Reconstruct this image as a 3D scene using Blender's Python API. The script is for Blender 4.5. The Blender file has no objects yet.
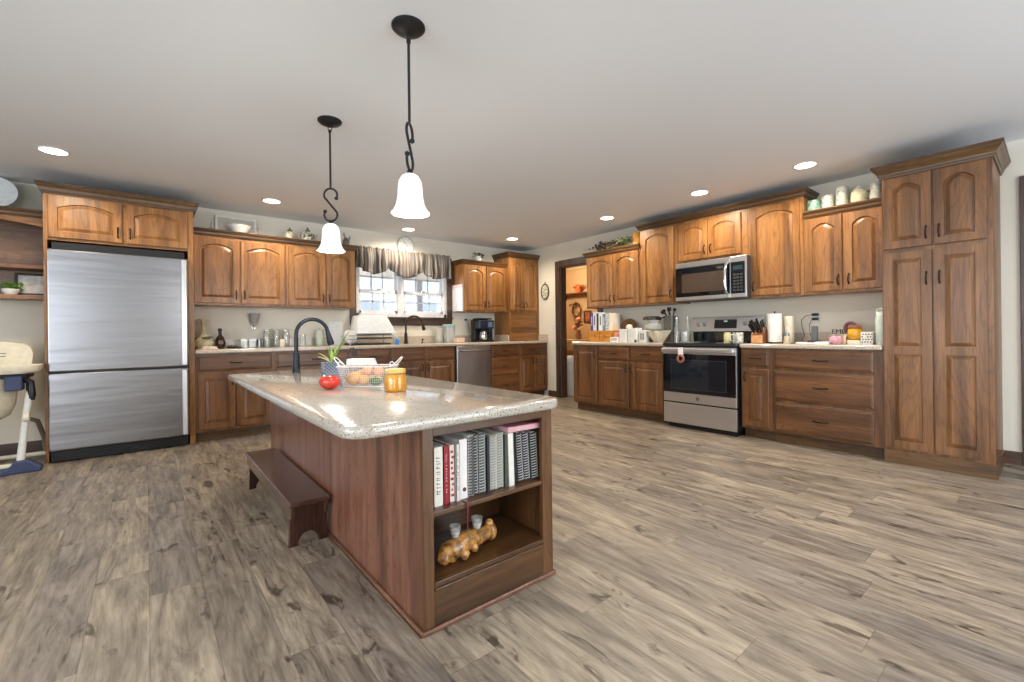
import bpy, bmesh, math, random
from mathutils import Vector, Matrix
random.seed(7)
PI = math.pi
sc = bpy.context.scene
COL = sc.collection

# ---------------------------------------------------------------- camera
YAW, ROLL, FPX, HCAM = math.radians(39.218), math.radians(-0.669), 448.0, 1.047
fw = Vector((math.sin(YAW), math.cos(YAW), 0)); r0 = Vector((math.cos(YAW), -math.sin(YAW), 0)); u0 = Vector((0, 0, 1))
rt = r0 * math.cos(ROLL) + u0 * math.sin(ROLL); up = u0 * math.cos(ROLL) - r0 * math.sin(ROLL)
cam = bpy.data.objects.new('camera', bpy.data.cameras.new('camera'))
COL.objects.link(cam)
cam.matrix_world = Matrix(((rt.x, up.x, -fw.x, 0), (rt.y, up.y, -fw.y, 0), (rt.z, up.z, -fw.z, HCAM), (0, 0, 0, 1)))
cam.data.sensor_width = 36; cam.data.lens = FPX / 1024 * 36; cam.data.shift_y = -8.2 / 1024
cam.data.clip_start = 0.05
sc.camera = cam
# ---------------------------------------------------------------- light and exposure
sc.view_settings.view_transform = 'Standard'; sc.view_settings.look = 'None'
sc.view_settings.gamma = 1; sc.view_settings.use_curve_mapping = False
sc.view_settings.exposure = 0.12
w = bpy.data.worlds.new('sky'); sc.world = w; w.use_nodes = True
bg = w.node_tree.nodes['Background']; bg.inputs[0].default_value = (0.86, 0.93, 1.0, 1); bg.inputs[1].default_value = 7.0
DAY = 3.6
def portal(name, loc, rot, sx, sy):
    l = bpy.data.lights.new(name, 'AREA'); l.shape = 'RECTANGLE'; l.size = sx; l.size_y = sy
    l.cycles.is_portal = True
    o = bpy.data.objects.new(name, l); COL.objects.link(o); o.location = loc; o.rotation_euler = rot
    return o
XL, YR, CEIL, YA, XB = -3.6, -2.6, 2.46, 5.95, 5.12
SPOTW, PENDW = 60, 12
portal('daylight_kitchen_window', (2.87, 6.12, 1.7), (-PI/2, 0, 0), 1.45, .85)
portal('daylight_rear_window', (-2.35, YR - .12, 1.3), (PI/2, 0, 0), 1.7, 2.2)
portal('daylight_rear_door', (2.7, YR - .12, 1.3), (PI/2, 0, 0), 2.6, 2.2)
portal('daylight_left_window', (XL - .12, 0.6, 1.35), (0, -PI/2, 0), 1.9, 3.4)
sc.cycles.max_bounces = 8; sc.cycles.diffuse_bounces = 5; sc.cycles.glossy_bounces = 4
sc.cycles.transparent_max_bounces = 12
sc.cycles.caustics_reflective = False; sc.cycles.caustics_refractive = False
sc.cycles.use_denoising = True
sc.cycles.sample_clamp_indirect = 8

# ---------------------------------------------------------------- materials
def lin(c):
    return tuple(((v / 255) / 12.92 if v / 255 <= .04045 else ((v / 255 + .055) / 1.055) ** 2.4) for v in c) + (1,)
MATS = {}
def nodes(name):
    m = bpy.data.materials.new(name); m.use_nodes = True
    return m, m.node_tree, m.node_tree.nodes['Principled BSDF']
def mat(name, rgb, rough=.5, metal=0, noise=.04, nscale=30, trans=0, emit=None, coat=0, ior=1.45, alpha=1, bump=0):
    if name in MATS: return MATS[name]
    m, t, b = nodes(name); N = t.nodes; L = t.links
    tc = N.new('ShaderNodeTexCoord'); n = N.new('ShaderNodeTexNoise'); n.inputs['Scale'].default_value = nscale; n.inputs['Detail'].default_value = 4
    L.new(tc.outputs['Object'], n.inputs['Vector'])
    r = N.new('ShaderNodeValToRGB'); c = lin(rgb)
    r.color_ramp.elements[0].position = .3; r.color_ramp.elements[1].position = .7
    r.color_ramp.elements[0].color = tuple(max(0, v * (1 - noise * 2)) for v in c[:3]) + (1,)
    r.color_ramp.elements[1].color = tuple(min(1, v * (1 + noise * 2)) for v in c[:3]) + (1,)
    L.new(n.outputs['Fac'], r.inputs['Fac']); L.new(r.outputs['Color'], b.inputs['Base Color'])
    b.inputs['Roughness'].default_value = rough; b.inputs['Metallic'].default_value = metal
    b.inputs['Transmission Weight'].default_value = trans; b.inputs['IOR'].default_value = ior
    b.inputs['Coat Weight'].default_value = coat; b.inputs['Alpha'].default_value = alpha
    if emit: b.inputs['Emission Color'].default_value = lin(emit[0]); b.inputs['Emission Strength'].default_value = emit[1]
    if bump:
        bp = N.new('ShaderNodeBump'); bp.inputs['Strength'].default_value = bump; bp.inputs['Distance'].default_value = .004
        L.new(n.outputs['Fac'], bp.inputs['Height']); L.new(bp.outputs[0], b.inputs['Normal'])
    MATS[name] = m; return m
def oak(name, dark, mid, light, axis='z', rough=.38, coat=.12, scale=1.0):
    m, t, b = nodes(name); N = t.nodes; L = t.links
    tc = N.new('ShaderNodeTexCoord'); oi = N.new('ShaderNodeObjectInfo')
    ad = N.new('ShaderNodeVectorMath'); ad.operation = 'ADD'
    sc_ = N.new('ShaderNodeVectorMath'); sc_.operation = 'SCALE'; sc_.inputs[0].default_value = (13, 7, 29); L.new(oi.outputs['Random'], sc_.inputs['Scale'])
    L.new(tc.outputs['Object'], ad.inputs[0]); L.new(sc_.outputs[0], ad.inputs[1])
    def mp(s):
        q = N.new('ShaderNodeMapping'); L.new(ad.outputs[0], q.inputs['Vector'])
        s = [v * scale for v in s]
        q.inputs['Scale'].default_value = {'z': (s[0], s[0], s[1]), 'x': (s[1], s[0], s[0]), 'y': (s[0], s[1], s[0])}[axis]
        return q
    n1 = N.new('ShaderNodeTexNoise'); n1.inputs['Scale'].default_value = 1; n1.inputs['Detail'].default_value = 5; n1.inputs['Roughness'].default_value = .6; n1.inputs['Distortion'].default_value = .6
    L.new(mp((9, .8)).outputs[0], n1.inputs['Vector'])
    # cathedral figure: rings of a stretched low noise
    n2 = N.new('ShaderNodeTexNoise'); n2.inputs['Scale'].default_value = 1; n2.inputs['Detail'].default_value = 1
    L.new(mp((4.5, .7)).outputs[0], n2.inputs['Vector'])
    mu = N.new('ShaderNodeMath'); mu.operation = 'MULTIPLY'; mu.inputs[1].default_value = 22; L.new(n2.outputs['Fac'], mu.inputs[0])
    n3 = N.new('ShaderNodeTexNoise'); n3.inputs['Scale'].default_value = 1; n3.inputs['Detail'].default_value = 3
    L.new(mp((120, 4)).outputs[0], n3.inputs['Vector'])
    ma = N.new('ShaderNodeMath'); ma.operation = 'MULTIPLY_ADD'; ma.inputs[1].default_value = .9; L.new(n3.outputs['Fac'], ma.inputs[0]); L.new(mu.outputs[0], ma.inputs[2])
    fr = N.new('ShaderNodeMath'); fr.operation = 'FRACT'; L.new(ma.outputs[0], fr.inputs[0])
    r = N.new('ShaderNodeValToRGB'); e = r.color_ramp.elements
    e[0].position = .3; e[0].color = lin(dark); e[1].position = .7; e[1].color = lin(light)
    k = e.new(.5); k.color = lin(mid)
    L.new(n1.outputs['Fac'], r.inputs['Fac'])
    r2 = N.new('ShaderNodeValToRGB'); f = r2.color_ramp.elements
    f[0].position = 0; f[0].color = (.42, .36, .32, 1); f[1].position = .3; f[1].color = (1, 1, 1, 1)
    L.new(fr.outputs[0], r2.inputs['Fac'])
    r3 = N.new('ShaderNodeValToRGB'); g = r3.color_ramp.elements
    g[0].position = .36; g[0].color = (.55, .5, .47, 1); g[1].position = .52; g[1].color = (1, 1, 1, 1)
    L.new(n3.outputs['Fac'], r3.inputs['Fac'])
    m1 = N.new('ShaderNodeMix'); m1.data_type = 'RGBA'; m1.blend_type = 'MULTIPLY'; m1.inputs[0].default_value = .55
    L.new(r.outputs[0], m1.inputs[6]); L.new(r2.outputs[0], m1.inputs[7])
    m2 = N.new('ShaderNodeMix'); m2.data_type = 'RGBA'; m2.blend_type = 'MULTIPLY'; m2.inputs[0].default_value = .5
    L.new(m1.outputs[2], m2.inputs[6]); L.new(r3.outputs[0], m2.inputs[7])
    hs = N.new('ShaderNodeHueSaturation'); mr = N.new('ShaderNodeMapRange'); mr.inputs['To Min'].default_value = .88; mr.inputs['To Max'].default_value = 1.12
    L.new(oi.outputs['Random'], mr.inputs['Value']); L.new(mr.outputs[0], hs.inputs['Value']); L.new(m2.outputs[2], hs.inputs['Color'])
    L.new(hs.outputs[0], b.inputs['Base Color'])
    b.inputs['Roughness'].default_value = rough; b.inputs['Coat Weight'].default_value = coat; b.inputs['Coat Roughness'].default_value = .25
    MATS[name] = m; return m
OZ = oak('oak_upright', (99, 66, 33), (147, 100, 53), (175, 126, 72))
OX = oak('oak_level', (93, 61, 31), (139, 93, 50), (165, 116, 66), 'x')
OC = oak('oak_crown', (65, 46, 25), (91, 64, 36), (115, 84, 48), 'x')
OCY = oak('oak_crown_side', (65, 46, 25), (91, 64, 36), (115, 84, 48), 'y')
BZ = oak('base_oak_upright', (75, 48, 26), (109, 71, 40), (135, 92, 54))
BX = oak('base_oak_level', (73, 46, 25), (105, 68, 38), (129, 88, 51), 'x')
PZ = oak('pantry_oak_upright', (83, 54, 29), (123, 82, 45), (151, 106, 62))
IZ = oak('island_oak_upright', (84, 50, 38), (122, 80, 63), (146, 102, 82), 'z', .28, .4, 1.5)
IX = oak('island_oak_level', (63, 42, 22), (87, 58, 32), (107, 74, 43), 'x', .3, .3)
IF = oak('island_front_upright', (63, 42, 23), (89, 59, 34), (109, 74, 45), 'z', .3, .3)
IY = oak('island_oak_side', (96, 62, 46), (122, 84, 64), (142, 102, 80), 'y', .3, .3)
BN = oak('bench_wood', (58, 32, 22), (80, 46, 32), (98, 58, 42), 'y', .2, .6)
BNZ = oak('bench_wood_upright', (44, 24, 17), (62, 35, 25), (80, 46, 33), 'z', .25, .5)
TR = oak('dark_trim_wood', (60, 46, 38), (78, 60, 50), (98, 78, 64), 'z')
TRX = oak('dark_trim_level', (60, 46, 38), (78, 60, 50), (98, 78, 64), 'x')
TRY = oak('dark_trim_side', (60, 42, 32), (78, 56, 42), (98, 72, 54), 'y')
HW = oak('hutch_wood', (96, 66, 46), (124, 90, 64), (146, 110, 82), 'x')
def steel(name, rgb, axis, rough=.3):
    m, t, b = nodes(name); N = t.nodes; L = t.links
    tc = N.new('ShaderNodeTexCoord'); q = N.new('ShaderNodeMapping'); q.inputs['Scale'].default_value = {'x': (.6, 30, 260), 'z': (260, 30, .6)}[axis]
    n = N.new('ShaderNodeTexNoise'); n.inputs['Scale'].default_value = 1; n.inputs['Detail'].default_value = 3
    L.new(tc.outputs['Object'], q.inputs[0]); L.new(q.outputs[0], n.inputs['Vector'])
    mr = N.new('ShaderNodeMapRange'); mr.inputs['To Min'].default_value = rough * .95; mr.inputs['To Max'].default_value = rough * 1.08
    L.new(n.outputs['Fac'], mr.inputs['Value']); L.new(mr.outputs[0], b.inputs['Roughness'])
    b.inputs['Base Color'].default_value = lin(rgb); b.inputs['Metallic'].default_value = 1
    bp = N.new('ShaderNodeBump'); bp.inputs['Strength'].default_value = .015; bp.inputs['Distance'].default_value = .001
    n5 = N.new('ShaderNodeTexNoise'); n5.inputs['Scale'].default_value = 1; n5.inputs['Detail'].default_value = 2; q5 = N.new('ShaderNodeMapping'); q5.inputs['Scale'].default_value = (.8, 1, 7) if axis == 'x' else (6, 1, 1.0)
    b2 = N.new('ShaderNodeBump'); b2.inputs['Strength'].default_value = .5; b2.inputs['Distance'].default_value = .01
    L.new(tc.outputs['Object'], q5.inputs[0]); L.new(q5.outputs[0], n5.inputs['Vector']); L.new(n5.outputs['Fac'], b2.inputs['Height'])
    L.new(n.outputs['Fac'], bp.inputs['Height']); L.new(b2.outputs[0], bp.inputs['Normal']); L.new(bp.outputs[0], b.inputs['Normal'])
    MATS[name] = m; return m
ST = steel('brushed_steel', (152, 152, 156), 'x', .26)
ST2 = steel('bright_steel', (206, 206, 208), 'x', .32)
STZ = steel('brushed_steel_upright', (196, 194, 192), 'z', .28)
CHROME = mat('polished_metal', (205, 205, 205), .15, 1)
BRONZE = mat('dark_bronze', (52, 42, 36), .38, .7)
BLACK = mat('black_plastic', (22, 22, 24), .35)
BLKMET = mat('black_iron', (48, 48, 50), .4, .6)
GRAPH = mat('graphite_metal', (44, 48, 56), .32, .7)
BGLASS = mat('black_glass', (14, 16, 20), .06, 0, coat=.6)
WHITE = mat('white_ceramic', (232, 232, 228), .25)
WPLAS = mat('white_plastic', (228, 230, 230), .4)
CREAM = mat('cream_plastic', (226, 217, 194), .4)
PAPER = mat('paper', (240, 240, 236), .85)
NAVY = mat('navy_plastic', (54, 64, 96), .45)
PAINT = mat('wall_paint', (226, 221, 208), .75, nscale=2, noise=.012)
TANP = mat('tan_wall_paint', (190, 160, 126), .75, nscale=2, noise=.02)
VINYL = mat('white_vinyl', (236, 238, 242), .4)
def ceiling_mat():
    m, t, b = nodes('ceiling_paint'); N = t.nodes; L = t.links
    tc = N.new('ShaderNodeTexCoord'); n = N.new('ShaderNodeTexNoise'); n.inputs['Scale'].default_value = 60; n.inputs['Detail'].default_value = 3
    L.new(tc.outputs['Object'], n.inputs['Vector'])
    bp = N.new('ShaderNodeBump'); bp.inputs['Strength'].default_value = .12; bp.inputs['Distance'].default_value = .004
    L.new(n.outputs['Fac'], bp.inputs['Height']); L.new(bp.outputs[0], b.inputs['Normal'])
    b.inputs['Base Color'].default_value = lin((236, 241, 247)); b.inputs['Roughness'].default_value = .7
    return m
CEILM = ceiling_mat()
def glassy(name, tint=(255, 255, 255), gloss=.06, body=0.0, bodycol=(240, 240, 240), top=.5):
    """clear thin glass: transparent with a fresnel sheen, plus a share of diffuse body"""
    m = bpy.data.materials.new(name); m.use_nodes = True; t = m.node_tree; N = t.nodes; L = t.links
    N.remove(N['Principled BSDF']); out = N['Material Output']
    tr = N.new('ShaderNodeBsdfTransparent'); tr.inputs[0].default_value = lin(tint)
    gl = N.new('ShaderNodeBsdfGlossy'); gl.inputs['Roughness'].default_value = .05
    lw = N.new('ShaderNodeLayerWeight'); lw.inputs[0].default_value = .25
    mr = N.new('ShaderNodeMapRange'); mr.inputs['To Min'].default_value = gloss; mr.inputs['To Max'].default_value = top
    L.new(lw.outputs['Fresnel'], mr.inputs['Value'])
    mx = N.new('ShaderNodeMixShader'); L.new(mr.outputs[0], mx.inputs[0]); L.new(tr.outputs[0], mx.inputs[1]); L.new(gl.outputs[0], mx.inputs[2])
    last = mx
    if body:
        df = N.new('ShaderNodeBsdfDiffuse'); df.inputs[0].default_value = lin(bodycol)
        m3 = N.new('ShaderNodeMixShader'); m3.inputs[0].default_value = body
        L.new(mx.outputs[0], m3.inputs[1]); L.new(df.outputs[0], m3.inputs[2]); last = m3
    L.new(last.outputs[0], out.inputs[0]); MATS[name] = m; return m
PANE = glassy('window_glass', gloss=.03)
JARG = glassy('jar_glass', (250, 252, 250), .1, .14)
CLEAR = glassy('clear_glass', (254, 254, 252), .03, .0, top=.25)
def floor_mat():
    m, t, b = nodes('plank_floor'); N = t.nodes; L = t.links
    def M(op, a, bb=None, c=None):
        q = N.new('ShaderNodeMath'); q.operation = op
        for i, v in enumerate((a, bb, c)):
            if v is None: continue
            if isinstance(v, (int, float)): q.inputs[i].default_value = v
            else: L.new(v, q.inputs[i])
        return q.outputs[0]
    tc = N.new('ShaderNodeTexCoord'); sp = N.new('ShaderNodeSeparateXYZ'); L.new(tc.outputs['Object'], sp.inputs[0])
    u = M('DIVIDE', sp.outputs[0], .178); row = M('FLOOR', u); fu = M('FRACT', u)
    wn = N.new('ShaderNodeTexWhiteNoise'); wn.noise_dimensions = '1D'; L.new(row, wn.inputs['W'])
    v = M('ADD', M('DIVIDE', sp.outputs[1], 1.22), M('MULTIPLY', wn.outputs['Value'], 5.3)); cell = M('FLOOR', v); fv = M('FRACT', v)
    cb = N.new('ShaderNodeCombineXYZ'); L.new(row, cb.inputs[0]); L.new(cell, cb.inputs[1])
    w2 = N.new('ShaderNodeTexWhiteNoise'); w2.noise_dimensions = '2D'; L.new(cb.outputs[0], w2.inputs['Vector'])
    sv = N.new('ShaderNodeVectorMath'); sv.operation = 'SCALE'; sv.inputs['Scale'].default_value = 17; L.new(w2.outputs['Color'], sv.inputs[0])
    av = N.new('ShaderNodeVectorMath'); L.new(tc.outputs['Object'], av.inputs[0]); L.new(sv.outputs[0], av.inputs[1])
    def noise(s, det, dist, rough=.6):
        mp = N.new('ShaderNodeMapping'); mp.inputs['Scale'].default_value = s; L.new(av.outputs[0], mp.inputs[0])
        n = N.new('ShaderNodeTexNoise'); n.inputs['Scale'].default_value = 1; n.inputs['Detail'].default_value = det
        n.inputs['Distortion'].default_value = dist; n.inputs['Roughness'].default_value = rough; L.new(mp.outputs[0], n.inputs['Vector']); return n.outputs['Fac']
    g1 = noise((11, 1.6, 1), 7, 1.6, .68); g2 = noise((6, 1.5, 1), 4, 1.2); g3 = noise((70, 5, 1), 3, .5); g4 = noise((13, 4.5, 1), 3, .9)
    def ramp(f, pts):
        r = N.new('ShaderNodeValToRGB'); e = r.color_ramp.elements
        while len(e) < len(pts): e.new(.5)
        for i, (p, c) in enumerate(pts): e[i].position = p; e[i].color = lin(c)
        L.new(f, r.inputs[0]); return r.outputs[0]
    c1 = ramp(g1, [(.28, (116, 108, 101)), (.42, (154, 146, 136)), (.55, (182, 174, 162)), (.72, (203, 195, 183))])
    c2 = ramp(g2, [(.3, (184, 180, 180)), (.5, (226, 221, 216)), (.7, (255, 249, 240))])
    c3 = ramp(g3, [(.3, (190, 186, 182)), (.55, (255, 255, 255))])
    c4 = ramp(g4, [(.30, (96, 86, 80)), (.40, (255, 255, 255))])
    ct = ramp(w2.outputs['Value'], [(0, (218, 216, 218)), (.5, (238, 234, 228)), (1, (255, 251, 244))])
    def mul(a, bb, f):
        x = N.new('ShaderNodeMix'); x.data_type = 'RGBA'; x.blend_type = 'MULTIPLY'; x.inputs[0].default_value = f
        L.new(a, x.inputs[6]); L.new(bb, x.inputs[7]); return x.outputs[2]
    c = mul(mul(mul(mul(c1, c2, .9), c3, .7), c4, .8), ct, 1)
    # seams
    eu = M('MINIMUM', fu, M('SUBTRACT', 1, fu)); ev = M('MULTIPLY', M('MINIMUM', fv, M('SUBTRACT', 1, fv)), 6.8)
    em = M('MINIMUM', eu, ev); sm = N.new('ShaderNodeMapRange'); sm.inputs['From Max'].default_value = .012; sm.inputs['To Min'].default_value = .55
    L.new(em, sm.inputs[0])
    x = N.new('ShaderNodeVectorMath'); x.operation = 'SCALE'; L.new(c, x.inputs[0]); L.new(sm.outputs[0], x.inputs['Scale'])
    L.new(x.outputs[0], b.inputs['Base Color'])
    mr = N.new('ShaderNodeMapRange'); mr.inputs['To Min'].default_value = .34; mr.inputs['To Max'].default_value = .5; L.new(g1, mr.inputs[0]); L.new(mr.outputs[0], b.inputs['Roughness'])
    bp = N.new('ShaderNodeBump'); bp.inputs['Strength'].default_value = .2; bp.inputs['Distance'].default_value = .002
    L.new(sm.outputs[0], bp.inputs['Height']); L.new(bp.outputs[0], b.inputs['Normal'])
    return m
FLOORM = floor_mat()
def counter_mat(name, base, rough, speck=.5):
    m, t, b = nodes(name); N = t.nodes; L = t.links
    tc = N.new('ShaderNodeTexCoord')
    def vor(s, hi, col, prev):
        v = N.new('ShaderNodeTexVoronoi'); v.inputs['Scale'].default_value = s; L.new(tc.outputs['Object'], v.inputs['Vector'])
        g = N.new('ShaderNodeSeparateColor'); L.new(v.outputs['Color'], g.inputs[0])
        r = N.new('ShaderNodeMath'); r.operation = 'GREATER_THAN'; r.inputs[1].default_value = hi; L.new(g.outputs[0], r.inputs[0])
        x = N.new('ShaderNodeMix'); x.data_type = 'RGBA'; L.new(r.outputs[0], x.inputs[0]); x.inputs[7].default_value = lin(col)
        if isinstance(prev, tuple): x.inputs[6].default_value = prev
        else: L.new(prev, x.inputs[6])
        return x.outputs[2]
    c = vor(300, .6, tuple(int(v * .95) for v in base), lin(base))
    c = vor(420, .8, tuple(min(255, int(v * 1.06)) for v in base), c); c = vor(250, .89, (150, 134, 114), c); c = vor(300, .96, (92, 76, 64), c)
    L.new(c, b.inputs['Base Color']); b.inputs['Roughness'].default_value = rough; b.inputs['Coat Weight'].default_value = .5; b.inputs['Coat Roughness'].default_value = .05
    MATS[name] = m; return m
QZ = counter_mat('speckled_stone', (182, 176, 166), .16)
QZ2 = counter_mat('speckled_counter', (196, 184, 168), .3)
# ---------------------------------------------------------------- mesh helpers
class MB:
    def __init__(s): s.bm = bmesh.new()
    def box(s, x0, x1, y0, y1, z0, z1, M=None):
        v = [s.bm.verts.new(p) for p in ((x0,y0,z0),(x1,y0,z0),(x1,y1,z0),(x0,y1,z0),(x0,y0,z1),(x1,y0,z1),(x1,y1,z1),(x0,y1,z1))]
        for f in ((0,3,2,1),(4,5,6,7),(0,1,5,4),(1,2,6,5),(2,3,7,6),(3,0,4,7)): s.bm.faces.new([v[i] for i in f])
        if M: bmesh.ops.transform(s.bm, matrix=M, verts=v)
        return s
    def loft(s, rings, cap0=True, cap1=True, closed=True, M=None):
        vs = [[s.bm.verts.new(p) for p in r] for r in rings]
        n = len(rings[0])
        for a, b in zip(vs, vs[1:]):
            for i in range(n if closed else n - 1):
                j = (i + 1) % n
                try: s.bm.faces.new((a[i], a[j], b[j], b[i]))
                except ValueError: pass
        if cap0: s.bm.faces.new(vs[0][::-1])
        if cap1: s.bm.faces.new(vs[-1])
        if M: bmesh.ops.transform(s.bm, matrix=M, verts=[v for r in vs for v in r])
        return s
    def lathe(s, prof, c=(0,0,0), n=20, M=None, sx=1, sy=1):
        rings = [[(c[0]+r*sx*math.cos(2*PI*i/n), c[1]+r*sy*math.sin(2*PI*i/n), c[2]+z) for i in range(n)] for r, z in prof]
        return s.loft(rings, prof[0][0] > 1e-6, prof[-1][0] > 1e-6, M=M)
    def tube(s, pts, r, n=8, closed=False):
        P = [Vector(p) for p in pts]; rings = []; prev = None
        for i, p in enumerate(P):
            if closed: d = P[(i+1) % len(P)] - P[i-1]
            else: d = P[min(i+1, len(P)-1)] - P[max(i-1, 0)]
            if d.length < 1e-9: d = Vector((0,0,1))
            d.normalize()
            if prev is None:
                a = Vector((0,0,1)) if abs(d.z) < .9 else Vector((1,0,0))
                prev = d.cross(a).normalized()
            u = (prev - d * prev.dot(d)).normalized(); prev = u; w_ = d.cross(u)
            rr = r[i] if isinstance(r, (list, tuple)) else r
            rings.append([tuple(p + (u*math.cos(2*PI*k/n) + w_*math.sin(2*PI*k/n))*rr) for k in range(n)])
        if closed: rings.append(rings[0])
        return s.loft(rings, not closed, not closed)
    def prism(s, poly, h0, h1, axis='z', M=None):
        f = {'z': lambda a,b,h: (a,b,h), 'y': lambda a,b,h: (a,h,b), 'x': lambda a,b,h: (h,a,b)}[axis]
        return s.loft([[f(a,b,h0) for a,b in poly], [f(a,b,h1) for a,b in poly]], M=M)
    def sphere(s, c, r, sx=1, sy=1, sz=1, n=14, m=9, jit=0, rnd=None):
        rings = []
        for j in range(m + 1):
            a = -PI/2 + PI*j/m; rr = max(r*math.cos(a), 1e-4)
            ring = []
            for i in range(n):
                k = 1 + (rnd.uniform(-jit, jit) if rnd else 0)
                ring.append((c[0]+rr*sx*k*math.cos(2*PI*i/n), c[1]+rr*sy*k*math.sin(2*PI*i/n), c[2]+r*sz*math.sin(a)*k))
            rings.append(ring)
        return s.loft(rings)
    def build(s, name, m, parent=None, smooth=False, bev=0, seg=2, ang=40):
        bmesh.ops.remove_doubles(s.bm, verts=s.bm.verts, dist=1e-6)
        bmesh.ops.recalc_face_normals(s.bm, faces=s.bm.faces)
        if smooth:
            for f in s.bm.faces: f.smooth = True
            for e in s.bm.edges:
                if len(e.link_faces) == 2 and e.calc_face_angle(0) > math.radians(ang): e.smooth = False
        me = bpy.data.meshes.new(name); s.bm.to_mesh(me); s.bm.free()
        me.materials.append(m); o = bpy.data.objects.new(name, me); COL.objects.link(o)
        if parent: o.parent = parent
        if bev:
            b = o.modifiers.new('bevel', 'BEVEL'); b.width = bev; b.segments = seg; b.limit_method = 'ANGLE'; b.angle_limit = math.radians(40)
        return o
def thing(name, label, cat, loc=(0,0,0), rz=0, group=None):
    o = bpy.data.objects.new(name, None); COL.objects.link(o); o.empty_display_size = .1
    o.location = loc; o.rotation_euler = (0, 0, rz); o['label'] = label; o['category'] = cat
    if group: o['group'] = group
    return o
def tag(o, label, cat, group=None, loc=None, rz=None):
    o['label'] = label; o['category'] = cat
    if group: o['group'] = group
    if loc: o.location = loc
    if rz is not None: o.rotation_euler = (0, 0, rz)
    return o
def struct(name, mb, m, **k):
    o = mb.build(name, m, **k); o['kind'] = 'structure'; return o
def T(x, y, z, rz=0, rx=0, ry=0):
    return Matrix.Translation((x, y, z)) @ Matrix.Rotation(rz, 4, 'Z') @ Matrix.Rotation(ry, 4, 'Y') @ Matrix.Rotation(rx, 4, 'X')
def copy_tree(o, parent=None):
    c = o.copy(); COL.objects.link(c); c.parent = parent
    for ch in list(o.children): copy_tree(ch, c)
    return c
def text_mesh(txt, size, M, m, name, parent, depth=.0006):
    cu = bpy.data.curves.new(name, 'FONT'); cu.body = txt; cu.size = size; cu.extrude = depth; cu.align_x = 'CENTER'; cu.align_y = 'CENTER'
    o = bpy.data.objects.new(name, cu); COL.objects.link(o); cu.materials.append(m)
    dg = bpy.context.evaluated_depsgraph_get(); me = bpy.data.meshes.new_from_object(o.evaluated_get(dg))
    bpy.data.objects.remove(o); me.transform(M)
    n = bpy.data.objects.new(name, me); COL.objects.link(n); n.parent = parent; return n

# ---------------------------------------------------------------- room shell
m = MB(); m.box(XL, 8.0, YR, 9.2, -.1, 0)
struct('floor', m, FLOORM)
m = MB(); m.box(XL - .2, XB + .12, YR - .2, 6.1, CEIL, CEIL + .15); struct('ceiling', m, CEILM)
WX0, WX1, WZ0, WZ1 = 2.17, 3.57, 1.285, 2.12
m = MB(); m.box(XL, WX0, YA, YA + .15, 0, CEIL); m.box(WX1, XB + .12, YA, YA + .15, 0, CEIL)
m.box(WX0, WX1, YA, YA + .15, 0, WZ0); m.box(WX0, WX1, YA, YA + .15, WZ1, CEIL)
struct('wall_back', m, PAINT)
DY0, DY1, DZ = 4.27, 5.05, 2.09
m = MB(); m.box(XB, XB + .12, DY1, YA, 0, CEIL); m.box(XB, XB + .12, .1, DY0, 0, CEIL); m.box(XB, XB + .12, DY0, DY1, DZ, CEIL)
m.box(XB, XB + .12, YR, -.8, 0, CEIL); m.box(XB, XB + .12, -.8, .1, 2.09, CEIL)
struct('wall_right', m, PAINT)
m = MB(); m.box(XL - .15, XL, YR, -1.1, 0, CEIL); m.box(XL - .15, XL, 2.3, YA + .15, 0, CEIL); m.box(XL - .15, XL, -1.1, 2.3, 0, .4); m.box(XL - .15, XL, -1.1, 2.3, 2.3, CEIL)
struct('wall_left', m, PAINT)
m = MB(); m.box(XL, -3.2, YR - .15, YR, 0, CEIL); m.box(-1.5, 1.4, YR - .15, YR, 0, CEIL); m.box(4.0, XB + .12, YR - .15, YR, 0, CEIL)
m.box(-3.2, -1.5, YR - .15, YR, 0, .2); m.box(-3.2, -1.5, YR - .15, YR, 2.4, CEIL); m.box(1.4, 4.0, YR - .15, YR, 2.4, CEIL)
struct('wall_rear', m, PAINT)
for n, (x0, x1) in enumerate(((-3.2, -1.5), (1.4, 4.0))):  # unseen rear windows, widened and placed for the light they bring in
    m = MB(); k = 3
    for i in range(k + 1):
        x = x0 + (x1 - x0) * i / k; m.box(max(x0, x - .04), min(x1, x + .04), YR - .12, YR - .04, .0 if n else .2, 2.4)
    m.box(x0, x1, YR - .12, YR - .04, .0 if n else .2, .12 if n else .3); m.box(x0, x1, YR - .12, YR - .04, 2.3, 2.4)
    struct('window_%d' % (n + 2), m, VINYL)
m = MB()  # unseen left window, opened wide to brighten the room
for y in (-1.1, .03, 1.17, 2.3): m.box(XL - .12, XL - .05, max(-1.1, y-.04), min(2.3, y+.04), .4, 2.3)
m.box(XL - .12, XL - .05, -1.1, 2.3, .4, .48); m.box(XL - .12, XL - .05, -1.1, 2.3, 2.22, 2.3); struct('window_4', m, VINYL)
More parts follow.
